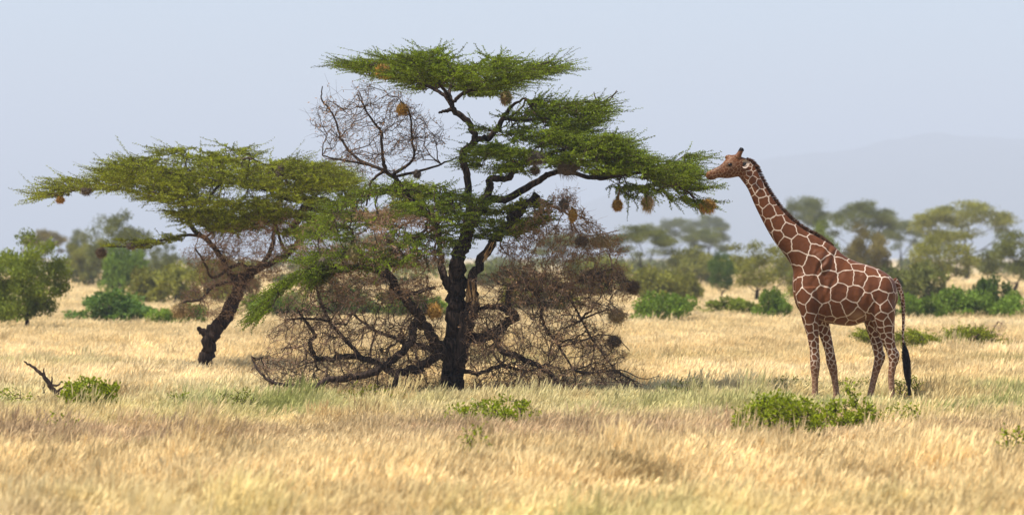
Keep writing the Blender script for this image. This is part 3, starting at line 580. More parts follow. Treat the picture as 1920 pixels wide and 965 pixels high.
    limb([(1653, 658, 5.5, .20), (1659, 669, 4, .20), (1653, 685, 4, .20)])
    # shoulder, haunch, cheek and brow masses
    def ball(px, py, dy, rx, ry, rz, rot=0):
        k2, n2 = 20, 12; V = []
        for i in range(n2):
            f = .02+(math.pi-.04)*i/(n2-1); ph = np.arange(k2)/k2*2*np.pi
            x = rx*s*np.sin(f)*np.cos(ph); y = ry*np.sin(f)*np.sin(ph); z = rz*s*np.cos(f)*np.ones(k2)
            cr, sr = math.cos(rot), math.sin(rot)
            V.append(np.stack([X(px)+x*cr-z*sr, Y0+dy+y, Z(py)+x*sr+z*cr], 1))
        V = np.concatenate(V); i = np.arange(n2-1)[:, None]*k2; j = np.arange(k2)[None]; j2 = (j+1) % k2
        Qs = np.stack([i+j, i+k2+j, i+k2+j2, i+j2], -1).reshape(-1, 4); m = len(V)
        cp = []
        for a in range(0, k2, 2):
            cp.append([m, a, (a+1) % k2, (a+2) % k2]); o = (n2-1)*k2; cp.append([m+1, o+(a+2) % k2, o+(a+1) % k2, o+a])
        V = np.vstack([V, V[:k2].mean(0), V[-k2:].mean(0)]); qb.add(V, np.vstack([Qs, cp]))
    for sg in (-1, 1):
        ball(1512, 548, sg*.19, 23, .15, 44, .1); ball(1545, 505, sg*.20, 22, .15, 46, .55); ball(1648, 556, sg*.22, 27, .20, 44, -.1)
        ball(1368, 308, sg*.082, 10, .045, 8); ball(1362, 322, sg*.06, 13, .04, 8); ball(1330, 327, sg*.035, 6, .035, 6.5)
    def horn(sg):
        W = spline([A(X(1382), Y0+sg*.045, Z(296)), A(X(1386), Y0+sg*.05, Z(289)), A(X(1389.5), Y0+sg*.055, Z(282)), A(X(1391.5), Y0+sg*.058, Z(279.5))], 4)
        tube(qb, W, np.interp(np.linspace(0, 1, len(W)), [0, .4, .75, 1], [7*s, 4.6*s, 4.4*s, 5*s]), 10)
    horn(-1); horn(1)
    ball(1367, 295, 0, 8, .05, 5)
    # tail dock
    limb([(1676, 524, 6, 0), (1684, 534, 5, 0), (1690, 550, 4.6, 0), (1693.5, 572, 4, 0), (1694, 600, 3, 0), (1693, 632, 2.3, 0), (1695, 650, 2.2, 0)])
    tmp = qb.build('giraffe_rough', M['hole'])
    md = tmp.modifiers.new('r', 'REMESH'); md.mode = 'VOXEL'; md.voxel_size = .0095; md.use_smooth_shade = True
    sm = tmp.modifiers.new('s', 'SMOOTH'); sm.factor = .5; sm.iterations = 5
    dg = bpy.context.evaluated_depsgraph_get(); me = bpy.data.meshes.new_from_object(tmp.evaluated_get(dg))
    bpy.data.objects.remove(tmp)
    nv = len(me.vertices); co = np.zeros(nv*3, np.float32); me.vertices.foreach_get('co', co); co = co.reshape(-1, 3).astype(float)
    no = np.zeros(nv*3, np.float32); me.vertices.foreach_get('normal', no); no = no.reshape(-1, 3)
    px = co[:, 0]/s+960; py = 482.5-(co[:, 2]-H)/s; dy = co[:, 1]-Y0
    # skin folds over shoulder, ribs and flank
    g = lambda cx, cy, sx, sy: np.exp(-((px-cx)/sx)**2-((py-cy)/sy)**2)
    side = np.clip(np.abs(no[:, 1])*1.3, 0, 1)
    f1 = np.sin((px*1.0+py*.55)*.30+4.5*vnoise(px/22, py/30))*(.3+1.1*vnoise(px/14+5, py/20)); f2 = np.sin((px-py*.15)*.33+2)
    disp = side*(.017*f1*g(1552, 500, 28, 46)+.006*f2*g(1600, 550, 32, 40)+.008*np.sin((px+py*.3)*.36)*g(1618, 560, 12, 50))
    disp += -.016*side*g(1541, 560, 4, 40)-.014*side*g(1621, 580, 4, 25)
    co = co+no*disp[:, None]
    # local patch spacing
    neck = np.clip(((px-1395)*.62+(py-310)*.78)/215, 0, 1)
    sp = np.interp(neck, [0, .12, .35, .7, 1], [.075, .11, .165, .23, .265])
    leg = np.clip((py-585)/75, 0, 1); isleg = (py > 585) & ~((px > 1533) & (px < 1625) & (py < 613) & (np.abs(dy) < .5) & (px > 1560))
    sp = np.where(isleg, np.interp(py, [575, 600, 625, 655, 690, 760], [.20, .135, .105, .085, .07, .06]), sp)
    sp = np.where((px > 1600) & (py < 600), np.interp(py, [490, 520, 560, 600], [.17, .23, .24, .16]), sp)
    head = (px < 1398) & (py < 342); sp = np.where(head, .052, sp)
    sp = np.where((px > 1683) & (py > 530), .055, sp)
    ordv = R.permutation(nv)[:26000]; acc = []; accs = []
    AC = np.zeros((4000, 3)); AS = np.zeros(4000); m = 0
    for v in ordv:
        if m and np.min(np.linalg.norm(AC[:m]-co[v], axis=1)/(.5*(AS[:m]+sp[v]))) < .84: continue
        AC[m] = co[v]; AS[m] = sp[v]; m += 1
        if m >= 3990: break
    AC = AC[:m]; AS = AS[:m]
    warp = co+.011*np.sin(co[:, [1, 2, 0]]*25)+.004*np.sin(co[:, [2, 0, 1]]*71+1)
    edge = np.zeros(nv); cid = np.zeros(nv, int)
    for a in range(0, nv, 8000):
        d2 = ((warp[a:a+8000, None]-AC[None])**2).sum(2); i2 = np.argpartition(d2, 4, axis=1)[:, :5]
        dd = np.take_along_axis(d2, i2, 1); o = np.argsort(dd, 1); i2 = np.take_along_axis(i2, o, 1); dd = np.take_along_axis(dd, o, 1)
        sep = np.linalg.norm(AC[i2[:, 1:]]-AC[i2[:, :1]], axis=2); ed = (dd[:, 1:]-dd[:, :1])/(2*np.maximum(sep, 1e-5))
        edge[a:a+8000] = ed.min(1); cid[a:a+8000] = i2[:, 0]
    hw = (.68+.5*vnoise(px/9, py/9+dy*30))*np.interp(sp, [.05, .09, .2], [.0045, .0066, .0093])
    hw = np.where(isleg & (py > 600), .0085, hw)
    fld = edge-hw
    br = R.uniform(.82, 1.2, m)[cid][:, None]
    patch = A(.106, .034, .0110)*br; line = np.tile(A(.54, .42, .325), (nv, 1)); patch = np.broadcast_to(patch, (nv, 3)).copy()
    def mix(arr, col, f): f = np.clip(f, 0, 1)[:, None]; arr[:] = arr*(1-f)+A(*col)*f
    lw = np.clip((py-640)/50, 0, 1)*isleg
    mix(patch, (.17, .078, .040), lw*.8); mix(line, (.30, .19, .125), np.clip((py-668)/25, 0, 1)*isleg)
    mix(patch, (.25, .15, .095), np.clip((py-685)/40, 0, 1)*isleg)
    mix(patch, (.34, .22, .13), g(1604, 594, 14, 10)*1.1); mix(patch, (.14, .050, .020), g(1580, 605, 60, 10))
    mix(patch, (.115, .038, .0145), np.exp(-((neck-.95)/.3)**2)*.5)
    # head colours
    topo = head & (py < 306+.0*px) ; brow = np.clip((308-(py+(px-1368)*.12))/8, 0, 1)*head*(px < 1396)
    for arr in (patch, line): mix(arr, (.150, .052, .017), brow)
    nose = np.clip((1356-px)/6, 0, 1)*head*np.clip((325-py+(1345-px)*.3)/4, 0, 1)
    for arr in (patch, line): mix(arr, (.048, .018, .008), nose*1.4); mix(arr, (.20, .075, .018), np.clip((1334-px)/6, 0, 1)*head*(py < 332))
    for arr in (patch, line): mix(arr, (.035, .016, .011), g(1331, 336, 9, 3)*head*1.5)
    ring = np.exp(-((np.hypot((px-1368)*.8, (py-309)*1.2)-6.5)/2.2)**2)*head
    for arr in (patch, line): mix(arr, (.34, .23, .16), ring*.7)
    mix(line, (.22, .12, .058), head*.85); mix(patch, (.10, .037, .014), head*.7)
    for arr in (patch, line): mix(arr, (.010, .008, .008), np.clip((284.8-py)/2.0, 0, 1)*head)          # horn tips
    for arr in (patch, line): mix(arr, (.13, .048, .019), np.clip((292-py)/3, 0, 1)*head*(py > 284.8)*.8)
    for arr in (patch, line): mix(arr, (.035, .026, .022), np.clip((py-758)/3, 0, 1))                     # hooves
    for nm, arr in (('patch', patch), ('line', line)):
        a = me.attributes.new(nm, 'FLOAT_COLOR', 'POINT'); a.data.foreach_set('color', np.hstack([arr, np.ones((nv, 1))]).astype(np.float32).ravel())
    a = me.attributes.new('edge', 'FLOAT', 'POINT'); a.data.foreach_set('value', fld.astype(np.float32))
    me.vertices.foreach_set('co', (co-base).astype(np.float32).ravel()); me.update()
    mt, t, o = newmat('giraffe_coat')
    e_ = node(t, 'ShaderNodeAttribute', attribute_name='edge'); pa = node(t, 'ShaderNodeAttribute', attribute_name='patch'); li = node(t, 'ShaderNodeAttribute', attribute_name='line')
    tc = node(t, 'ShaderNodeTexCoord'); nz = node(t, 'ShaderNodeTexNoise'); nz.inputs['Scale'].default_value = 55; nz.inputs['Detail'].default_value = 3
    t.links.new(tc.outputs['Object'], nz.inputs[0])
    ad = node(t, 'ShaderNodeMath', operation='MULTIPLY_ADD'); ad.inputs[1].default_value = .010; t.links.new(nz.outputs[0], ad.inputs[0]); t.links.new(e_.outputs['Fac'], ad.inputs[2])
    mr = node(t, 'ShaderNodeMapRange'); mr.inputs['From Min'].default_value = .0022; mr.inputs['From Max'].default_value = .0078; t.links.new(ad.outputs[0], mr.inputs[0])
    mx = node(t, 'ShaderNodeMix', data_type='RGBA'); t.links.new(mr.outputs[0], mx.inputs[0]); t.links.new(li.outputs['Color'], mx.inputs[6]); t.links.new(pa.outputs['Color'], mx.inputs[7])
    n2 = node(t, 'ShaderNodeTexNoise'); n2.inputs['Scale'].default_value = 7; n2.inputs['Detail'].default_value = 5; t.links.new(tc.outputs['Object'], n2.inputs[0])
    m2 = node(t, 'ShaderNodeMapRange'); m2.inputs['To Min'].default_value = .72; m2.inputs['To Max'].default_value = 1.25; t.links.new(n2.outputs[0], m2.inputs[0])
    sc2 = node(t, 'ShaderNodeVectorMath', operation='SCALE'); t.links.new(mx.outputs[2], sc2.inputs[0]); t.links.new(m2.outputs[0], sc2.inputs['Scale'])
    b = node(t, 'ShaderNodeBsdfPrincipled'); b.inputs['Roughness'].default_value = .45; b.inputs['Specular IOR Level'].default_value = .12
    b.inputs['Sheen Weight'].default_value = 0; b.inputs['Sheen Roughness'].default_value = .4
    bp = node(t, 'ShaderNodeBump'); bp.inputs['Strength'].default_value = .6; bp.inputs['Distance'].default_value = .012
    n3 = node(t, 'ShaderNodeTexNoise'); n3.inputs['Scale'].default_value = 22; n3.inputs['Detail'].default_value = 4; t.links.new(tc.outputs['Object'], n3.inputs[0])
    t.links.new(n3.outputs[0], bp.inputs['Height']); t.links.new(bp.outputs[0], b.inputs['Normal'])
    t.links.new(sc2.outputs[0], b.inputs['Base Color']); t.links.new(b.outputs[0], o.inputs[0])
    me.materials.clear(); me.materials.append(mt); me.polygons.foreach_set('use_smooth', np.ones(len(me.polygons), bool))
    body = mkobj('body', me, root)
    # mane: short upright hairs along the nape
    top = spline(np.array([(1399, 297), (1410, 305), (1419, 318), (1433, 345), (1446, 366.5), (1464, 391), (1484, 411.5), (1507, 429), (1529, 441), (1549, 452), (1563, 461)], float), 8)
    qm = QB(); nh = 2600; t_ = R.random(nh)*(len(top)-1); i0 = t_.astype(int); fr = (t_-i0)[:, None]; pt = top[i0]*(1-fr)+top[np.minimum(i0+1, len(top)-1)]*fr
    tn = nrm(np.gradient(top, axis=0))[i0]; nn = np.stack([tn[:, 1], -tn[:, 0]], 1)
    S_ = np.stack([X(pt[:, 0]), Y0+R.normal(size=nh)*.014, Z(pt[:, 1])], 1)
    d_ = np.stack([nn[:, 0]+tn[:, 0]*.35, R.normal(size=nh)*.12, -(nn[:, 1]+tn[:, 1]*.35)], 1)
    hl = np.interp(t_/len(top), [0, .1, .8, 1], [.04, .075, .075, .02])*R.uniform(.7, 1.15, nh)
    leaves(qm, S_-nrm(d_)*.025, nrm(d_), hl+.02, .010, R.uniform(.6, 1.5, nh)); qm.build('mane', M['mane'], root, False, base)
    # tail tuft
    qt = QB(); nh = 420
    for h in range(nh):
        a0 = R.random(); st = A(1694+R.normal()*1.6, 640+a0*34); kx = R.normal()
        pts = spline([A(X(st[0]), Y0+R.normal()*.015, Z(st[1])), A(X(1699+kx*2.6), Y0+R.normal()*.03, Z(st[1]+18)), A(X(1702+kx*2.2), Y0+R.normal()*.03, Z(st[1]+38)), A(X(1705.5+R.normal()*1.3), Y0+R.normal()*.02, Z(min(st[1]+58+R.uniform(0, 22), 741)))], 3)
        prisms(qt, pts[:-1], pts[1:], .0032, .0028, 3)
    qt.build('tail_tuft', M['black_hair'], root, False, base)
    # ears
    def ear(o, tip, face, wid, name='ear'):
        o = A(*o); tip = A(*tip); ax = tip-o; L = np.linalg.norm(ax); ax = ax/L; fc = A(*face); fc = nrm(fc-ax*np.dot(fc, ax)); sd = np.cross(ax, fc)
        qe = QB(); nu, nv_ = 10, 9
        for off, tn_ in ((0, 1.0), (-.006, .5)):
            V = []
            for a in np.linspace(0, 1, nu):
                wd = wid*(np.sin(np.pi*(a*.86+.10))**.8)
                for b_ in np.linspace(-1, 1, nv_): V.append(o+ax*L*a+sd*wd*b_*.5+fc*(off+wid*.32*(b_*b_-.6)*(1-a*.6)))
            i = np.arange(nu-1)[:, None]*nv_; j = np.arange(nv_-1)[None]; qe.add(np.array(V), np.stack([i+j, i+j+1, i+nv_+j+1, i+nv_+j], -1).reshape(-1, 4), tn_)
        mE = bpy.data.materials.get('ear_hair')
        if mE is None: mE = leaf_mat('ear_hair', (.44, .35, .29), .15, .7)
        eo = qe.build(name, mE, root, True, base); return eo
    ear((X(1391), Y0-.08, Z(309)), (X(1404), Y0-.21, Z(307)), (-.45, -1, .1), .15)
    ear((X(1401), Y0+.07, Z(302)), (X(1427), Y0+.15, Z(313.5)), (-.2, 1, .2), .085)
    qd = QB(); k2 = 10; th2 = np.arange(k2)/k2*2*np.pi; ec = A(X(1394.5), Y0-.128, Z(308.3)); e1 = nrm(A(.55, -.55, .1)); e2 = A(0, 0, 1)
    V2 = np.vstack([ec+np.outer(.045*np.cos(th2), e1)+np.outer(.030*np.sin(th2), e2), ec+A(0, -.008, 0)]); qd.add(V2, [[k2, a, (a+1) % k2, (a+2) % k2] for a in range(0, k2, 2)])
    qd.build('ear_hollow', M['black_hair'], root, True, base)
    for sg in (-1, 1):
        qe = QB(); cx = A(X(1368.0), Y0+sg*.116, Z(309)); k2 = 14
        V = []
        for i in range(9):
            f = .05+3.04*i/8; ph = np.arange(k2)/k2*2*np.pi; V.append(np.stack([cx[0]+.042*np.sin(f)*np.cos(ph), cx[1]+.022*np.sin(f)*np.sin(ph), cx[2]+.026*np.cos(f)*np.ones(k2)], 1))
        V = np.concatenate(V); i = np.arange(8)[:, None]*k2; j = np.arange(k2)[None]; qe.add(V, np.stack([i+j, i+k2+j, i+k2+(j+1) % k2, i+(j+1) % k2], -1).reshape(-1, 4))
        qe.build('eye', M['eye'], root, True, base)
giraffe()
# ------------------------------------------------------------------ shrubs and background vegetation
def leafy_shrub(name, label, px, Y, wpx, hpx, nst, nleaf, mat='leaf_shrub', cat='shrub', group=None, leafL=.05, leafW=.028, depth=None, flat=.55, lean=0.0, dead=0):
    s = Y/F; b = GP(px, Y); W = wpx*s/2; Hh = hpx*s; dp = W*.8 if depth is None else depth
    e = thing(name, label, cat, b, group)
    n = nst*7; a = R.uniform(0, 2*np.pi, n); r = np.sqrt(R.random(n)); x = r*np.cos(a)*W; y = r*np.sin(a)*dp
    lump = .55+.55*fbm(x/W*1.7+px, y/W*1.7+hpx)
    z = Hh*np.sqrt(np.clip(1-r**2*flat, .05, 1))*R.random(n)**.55*lump*1.15
    att = np.stack([b[0]+x+lean*z, b[1]+y, b[2]+z+.05], 1)
    nb = max(3, nst//4); ra = R.uniform(0, 2*np.pi, nb); rr = np.sqrt(R.random(nb))*.7; rx = b[0]+np.cos(ra)*rr*W; ry = b[1]+np.sin(ra)*rr*dp
    N, par, nr = grow(np.stack([rx, ry, gz(rx, ry)-.03], 1), att, .35)
    qt = QB(); m1, m2, rad = emit_twigs(qt, N, par, nr, .0035, .42, .02, .15, 3)
    qt.build('stems', M['twig'], e, False, b, 'stuff')
    ql = QB(); idx = R.integers(nr, len(N), nleaf); t = R.random((nleaf, 1)); c = m1[idx-nr]*(1-t)+N[idx]*t+R.normal(size=(nleaf, 3))*.03
    hh = np.clip((c[:, 2]-b[2])/Hh, 0, 1.2)
    d = nrm(rv(nleaf)+A(0, 0, .45)); sz = R.uniform(.6, 1.3, nleaf)
    leaves(ql, c, d, leafL*sz, leafW*sz, R.uniform(.6, 1.3, nleaf), fold=.08)
    ql.build('foliage', M[mat], e, False, b, 'stuff'); return e
def fg():
    leafy_shrub('leafy_shrub', 'bright green leafy shrub in front of the giraffe feet', 1462, 38.4, 180, 112, 44, 3000, leafL=.062, leafW=.034)
    leafy_shrub('leafy_shrub', 'lower bright green shrub directly below the giraffe belly', 1592, 40.2, 145, 92, 28, 2000, leafL=.06, leafW=.032)
    leafy_shrub('leafy_shrub', 'thin upright sprigs of green shrub behind the giraffe hind hooves', 1690, 42, 80, 66, 9, 420, leafL=.06, leafW=.03)
    leafy_shrub('leafy_shrub', 'low green shrub in the grass before the thick trunk', 925, 41.6, 180, 78, 26, 2200, leafL=.058, leafW=.03)
    leafy_shrub('leafy_shrub', 'rounded dark green shrub beside the dead grey branch', 172, 46, 122, 86, 24, 3000, leafL=.062, leafW=.034)
    leafy_shrub('leafy_shrub', 'small leafy sprigs at the foot of the dead grey branch', 35, 49, 90, 48, 8, 380, leafL=.05)
    leafy_shrub('leafy_shrub', 'faint green sprigs in the grass near the rounded dark shrub', 105, 40.5, 90, 62, 8, 300, leafL=.055)
    leafy_shrub('leafy_shrub', 'small bright sprigs poking through foreground grass below the low shrub', 888, 34, 80, 96, 8, 260, leafL=.055)
    leafy_shrub('leafy_shrub', 'small green sprigs in foreground grass past the giraffe tail', 1900, 34, 80, 96, 9, 300, leafL=.055)
    leafy_shrub('weed_clump', 'grey green weeds beside the fallen nest and dead twigs', 1290, 50.6, 110, 46, 22, 900, 'leaf_left', 'weeds', None, .04, .018)
    leafy_shrub('weed_clump', 'grey green weeds behind the giraffe front hooves', 1490, 52, 100, 50, 16, 700, 'leaf_left', 'weeds', None, .04, .018)
    leafy_shrub('weed_clump', 'grey green weeds between the giraffe front and hind legs', 1600, 52.5, 90, 46, 14, 600, 'leaf_left', 'weeds', None, .04, .018)
    leafy_shrub('weed_clump', 'grey green weeds under the giraffe tail tuft', 1705, 51, 70, 56, 14, 560, 'leaf_left', 'weeds', None, .045, .018)
    leafy_shrub('weed_clump', 'pale green weeds before the low dead boughs of the thick trunk', 690, 47.5, 150, 58, 22, 1100, 'leaf_left', 'weeds', None, .045, .02)
    leafy_shrub('weed_clump', 'pale green weeds in open grass before the leaning acacia', 440, 46, 110, 60, 16, 800, 'leaf_left', 'weeds', None, .045, .02)
    leafy_shrub('weed_clump', 'sparse green weeds between the rounded shrub and the dead boughs', 320, 47, 90, 54, 9, 260, 'leaf_shrub', 'weeds', None, .05, .024)
    # dead grey branch
    Y = 50.2; b = GP(118, Y); db = Tree('dead_branch', 'bare grey dead branch sticking out of the grass', b, Y, 'branch')
    db.limb([(122, 790, 7), (120, 757, 6.5), (103, 735, 5.6), (92, 720, 5.2), (80, 703, 4), (62, 689, 3), (45, 677, 1.6)], 'branch', 'bark_brown', 7)
    for l in ([(104, 737, 3.2), (114, 728, 2.4), (120, 725, 1.4)], [(95, 722, 3), (108, 722, 2), (117, 714, 1.2)], [(84, 706, 2.6), (82, 695, 1.8), (83, 690, 1)], [(120, 755, 3.4), (122, 742, 2.4), (134, 733, 1.4)],
              [(96, 724, 2.4), (98, 710, 1.6), (97, 705, .9)], [(92, 800, 4), (88, 762, 4), (78, 748, 3), (64, 738, 2)], [(88, 764, 2.6), (86, 745, 1.8), (80, 725, 1)], [(78, 748, 2), (82, 730, 1.6), (84, 718, .9)]):
        db.limb(l, 'branch', 'bark_brown', 6)
    # low thorny shrub behind the giraffe
    Y = 77; b = GP(1755, Y); ts = Tree('thorn_shrub', 'low sprawling thorn shrub with bare twigs behind the giraffe tail', b, Y, 'shrub')
    for l in ([(1740, 686, 4), (1720, 660, 3), (1680, 645, 2), (1630, 640, 1.2)], [(1745, 686, 4), (1780, 655, 3), (1810, 640, 2.4), (1830, 632, 1.4)], [(1770, 690, 4), (1820, 665, 3), (1860, 650, 2), (1900, 658, 1)],
              [(1735, 686, 3), (1735, 655, 2.4), (1730, 635, 1.2)], [(1835, 690, 3), (1845, 650, 2), (1858, 625, 1.4), (1872, 602, .8)], [(1842, 660, 2), (1832, 630, 1.4), (1828, 605, .8)]):
        ts.limb(l, 'branch', 'twig', 5)
    foliage(ts, [(1605, 632), (1640, 620), (1680, 630), (1720, 624), (1760, 635), (1800, 617), (1838, 622), (1855, 642), (1895, 645), (1885, 660), (1820, 665), (1790, 680), (1700, 680), (1690, 655), (1640, 648)], 300, 1.4,
            [(1720, 660), (1680, 645), (1630, 640), (1780, 655), (1810, 640), (1830, 632), (1820, 665), (1860, 650), (1900, 658), (1735, 655)], 4, (.2, .45), (1750, 690), 'leaf_left', 12, (-.1, .5), leafL=.08, leafW=.032, gap=.3)
    thicket(ts, [(1800, 640), (1850, 605), (1885, 600), (1910, 650), (1860, 665)], 60, .7, [(1858, 625), (1845, 650), (1872, 602), (1832, 630), (1860, 650)], 'twig_tan', mind=.12, rt=.004)
fg()
# ---- background kinds: meshes made once at natural size, copied for every individual
def bush_mesh(seed, W, Hh, nl, nb=26, leafL=.13, shape='dome'):
    global R
    keep = R; R = np.random.default_rng(seed)
    ql = QB(); qt = QB(); cs = []
    for i in range(nb):
        a = R.uniform(0, 2*np.pi); r = math.sqrt(R.random())*.78; zt = math.sqrt(max(.05, 1-r*r))
        z = Hh*zt*(R.uniform(.22, .86) if shape == 'dome' else R.uniform(.40, .88)); cs.append((r*math.cos(a)*W/2, r*math.sin(a)*W/2, z, R.uniform(.16, .30)*min(W, Hh*1.6)*.5))
    cs = np.array(cs); per = nl//nb
    for c in cs:
        d = rv(per); rad = c[3]*R.uniform(.35, 1.08, per)**.6*(1+.25*np.sin(d[:, 0]*5+c[0]*9)); p = c[:3]+d*rad[:, None]*A(1.15, 1.15, .85)
        p[:, 2] = np.maximum(p[:, 2], .02); t = R.uniform(.65, 1.25)*R.uniform(.7, 1.3, per)
        leaves(ql, p, nrm(d*.6+rv(per)+A(0, 0, .3)), leafL*R.uniform(.6, 1.4, per), leafL*.55*R.uniform(.7, 1.2, per), t)
    N, par, nr = grow(np.array([[R.normal()*.06*W, R.normal()*.06*W, -.1] for i in range(3)]), cs[:, :3], .5)
    emit_twigs(qt, N, par, nr, .012, .5, .12, .1, 5)
    a = ql.build('foliage', M['leaf_far'], kind='stuff'); b = qt.build('stem', M['twig'], kind='stuff')
    R = keep; return a, b
def tree_mesh(seed, W, Hh, nl, form='umbrella', leafL=.19, zlo=.28):
    global R
    keep = R; R = np.random.default_rng(seed)
    ql = QB(); qt = QB(); qr = QB(); cs = []; nb = 46
    for i in range(nb):
        a = R.uniform(0, 2*np.pi); r = math.sqrt(R.random()); rr = r*W/2*.88
        if form == 'umbrella':
            z = Hh*(.93-.24*r*r-R.uniform(0, .13)-(.28*R.random() if R.random() < .3 else 0)); rad = A(1.35, 1.35, .5)*R.uniform(.09, .15)*W*.75
        else:
            z = Hh*(zlo+(.92-zlo)*R.random()*math.sqrt(max(0, 1-r*r*.7))); rad = A(1.2, 1.2, .7)*R.uniform(.10, .16)*W*.8
        cs.append([rr*math.cos(a), rr*math.sin(a), z, *rad])
    cs = np.array(cs); per = nl//nb
    for c in cs:
        d = rv(per); p = c[:3]+d*(R.uniform(.2, 1.1, per)**.6)[:, None]*c[3:]*(1+.25*np.sin(d[:, :1]*7+c[0]*3)); t = R.uniform(.65, 1.25)*R.uniform(.7, 1.3, per)
        leaves(ql, p, nrm(rv(per)+A(0, 0, .35)), leafL*R.uniform(.5, 1.4, per), leafL*.5*R.uniform(.7, 1.2, per), t)
    fork = Hh*(.30 if form == 'umbrella' else .18); lean = R.normal()*.04*Hh; pts = spline([A(0, 0, -.2), A(lean*.5, 0, fork*.5), A(lean, R.normal()*.1, fork)], 4)
    tube(qr, pts, np.linspace(.034, .024, len(pts))*Hh, 8, .1)
    N, par, nr = grow(pts[-1:], cs[:, :3]-A(0, 0, 1)*cs[:, 5:6]*.3, .45); emit_twigs(qt, N, par, nr, .012*Hh/6, .5, .02*Hh, .08, 5, sag=.06)
    a = ql.build('crown', M['leaf_far'], kind='stuff'); b = qr.build('trunk', M['bark_brown'], smooth=True); c = qt.build('branches', M['bark_brown'], kind='stuff')
    R = keep; return a, b, c
KB = [bush_mesh(11, 2.6, 1.4, 5200), bush_mesh(12, 2.6, 1.4, 5200, 20), bush_mesh(13, 2.6, 1.4, 4600, 34), bush_mesh(14, 2.6, 1.4, 4200, 18, .15)]
KU = [tree_mesh(21, 9, 8, 17000), tree_mesh(22, 9, 8, 17000), tree_mesh(23, 9, 8, 15000)]
KR = [tree_mesh(31, 4.5, 4.2, 16000, 'round', .15, .2), tree_mesh(32, 4.5, 4.2, 8000, 'round', .15), tree_mesh(33, 4.5, 4.2, 9000, 'round', .15)]
DIM = {'B': (KB, 2.6, 1.4), 'U': (KU, 9, 8), 'R': (KR, 4.5, 4.2)}
def put(kind, var, name, label, px, Y, wpx, top, col, group=None, rot=None):
    """px/wpx/top in the photo, Y distance in metres"""
    meshes, W0, H0 = DIM[kind]; s = Y/F; b = GP(px, Y); hz = (H-(top-482.5)*s-b[2])*(1.1 if kind == 'B' else 1)
    e = thing(name, label, 'bush' if kind == 'B' else 'tree', b, group)
    e.rotation_euler = (0, 0, R.uniform(0, 6.28) if rot is None else rot); e.scale = (wpx*s/W0, wpx*s/W0, hz/H0)
    for src in meshes[var % len(meshes)]:
        o = src.copy(); o.name = src.name.split('.')[0]; C.objects.link(o); o.parent = e
        o.color = (*col, 1)
GRN = (.145, .215, .026); DGR = (.08, .125, .022); BLG = (.105, .175, .035); OLV = (.205, .20, .032); BRO = (.18, .145, .04); YGR = (.17, .205, .022); DOL = (.13, .138, .030)
g1 = 'green bushes along the far edge of the grass'; g2 = 'trees standing beyond the bushes'
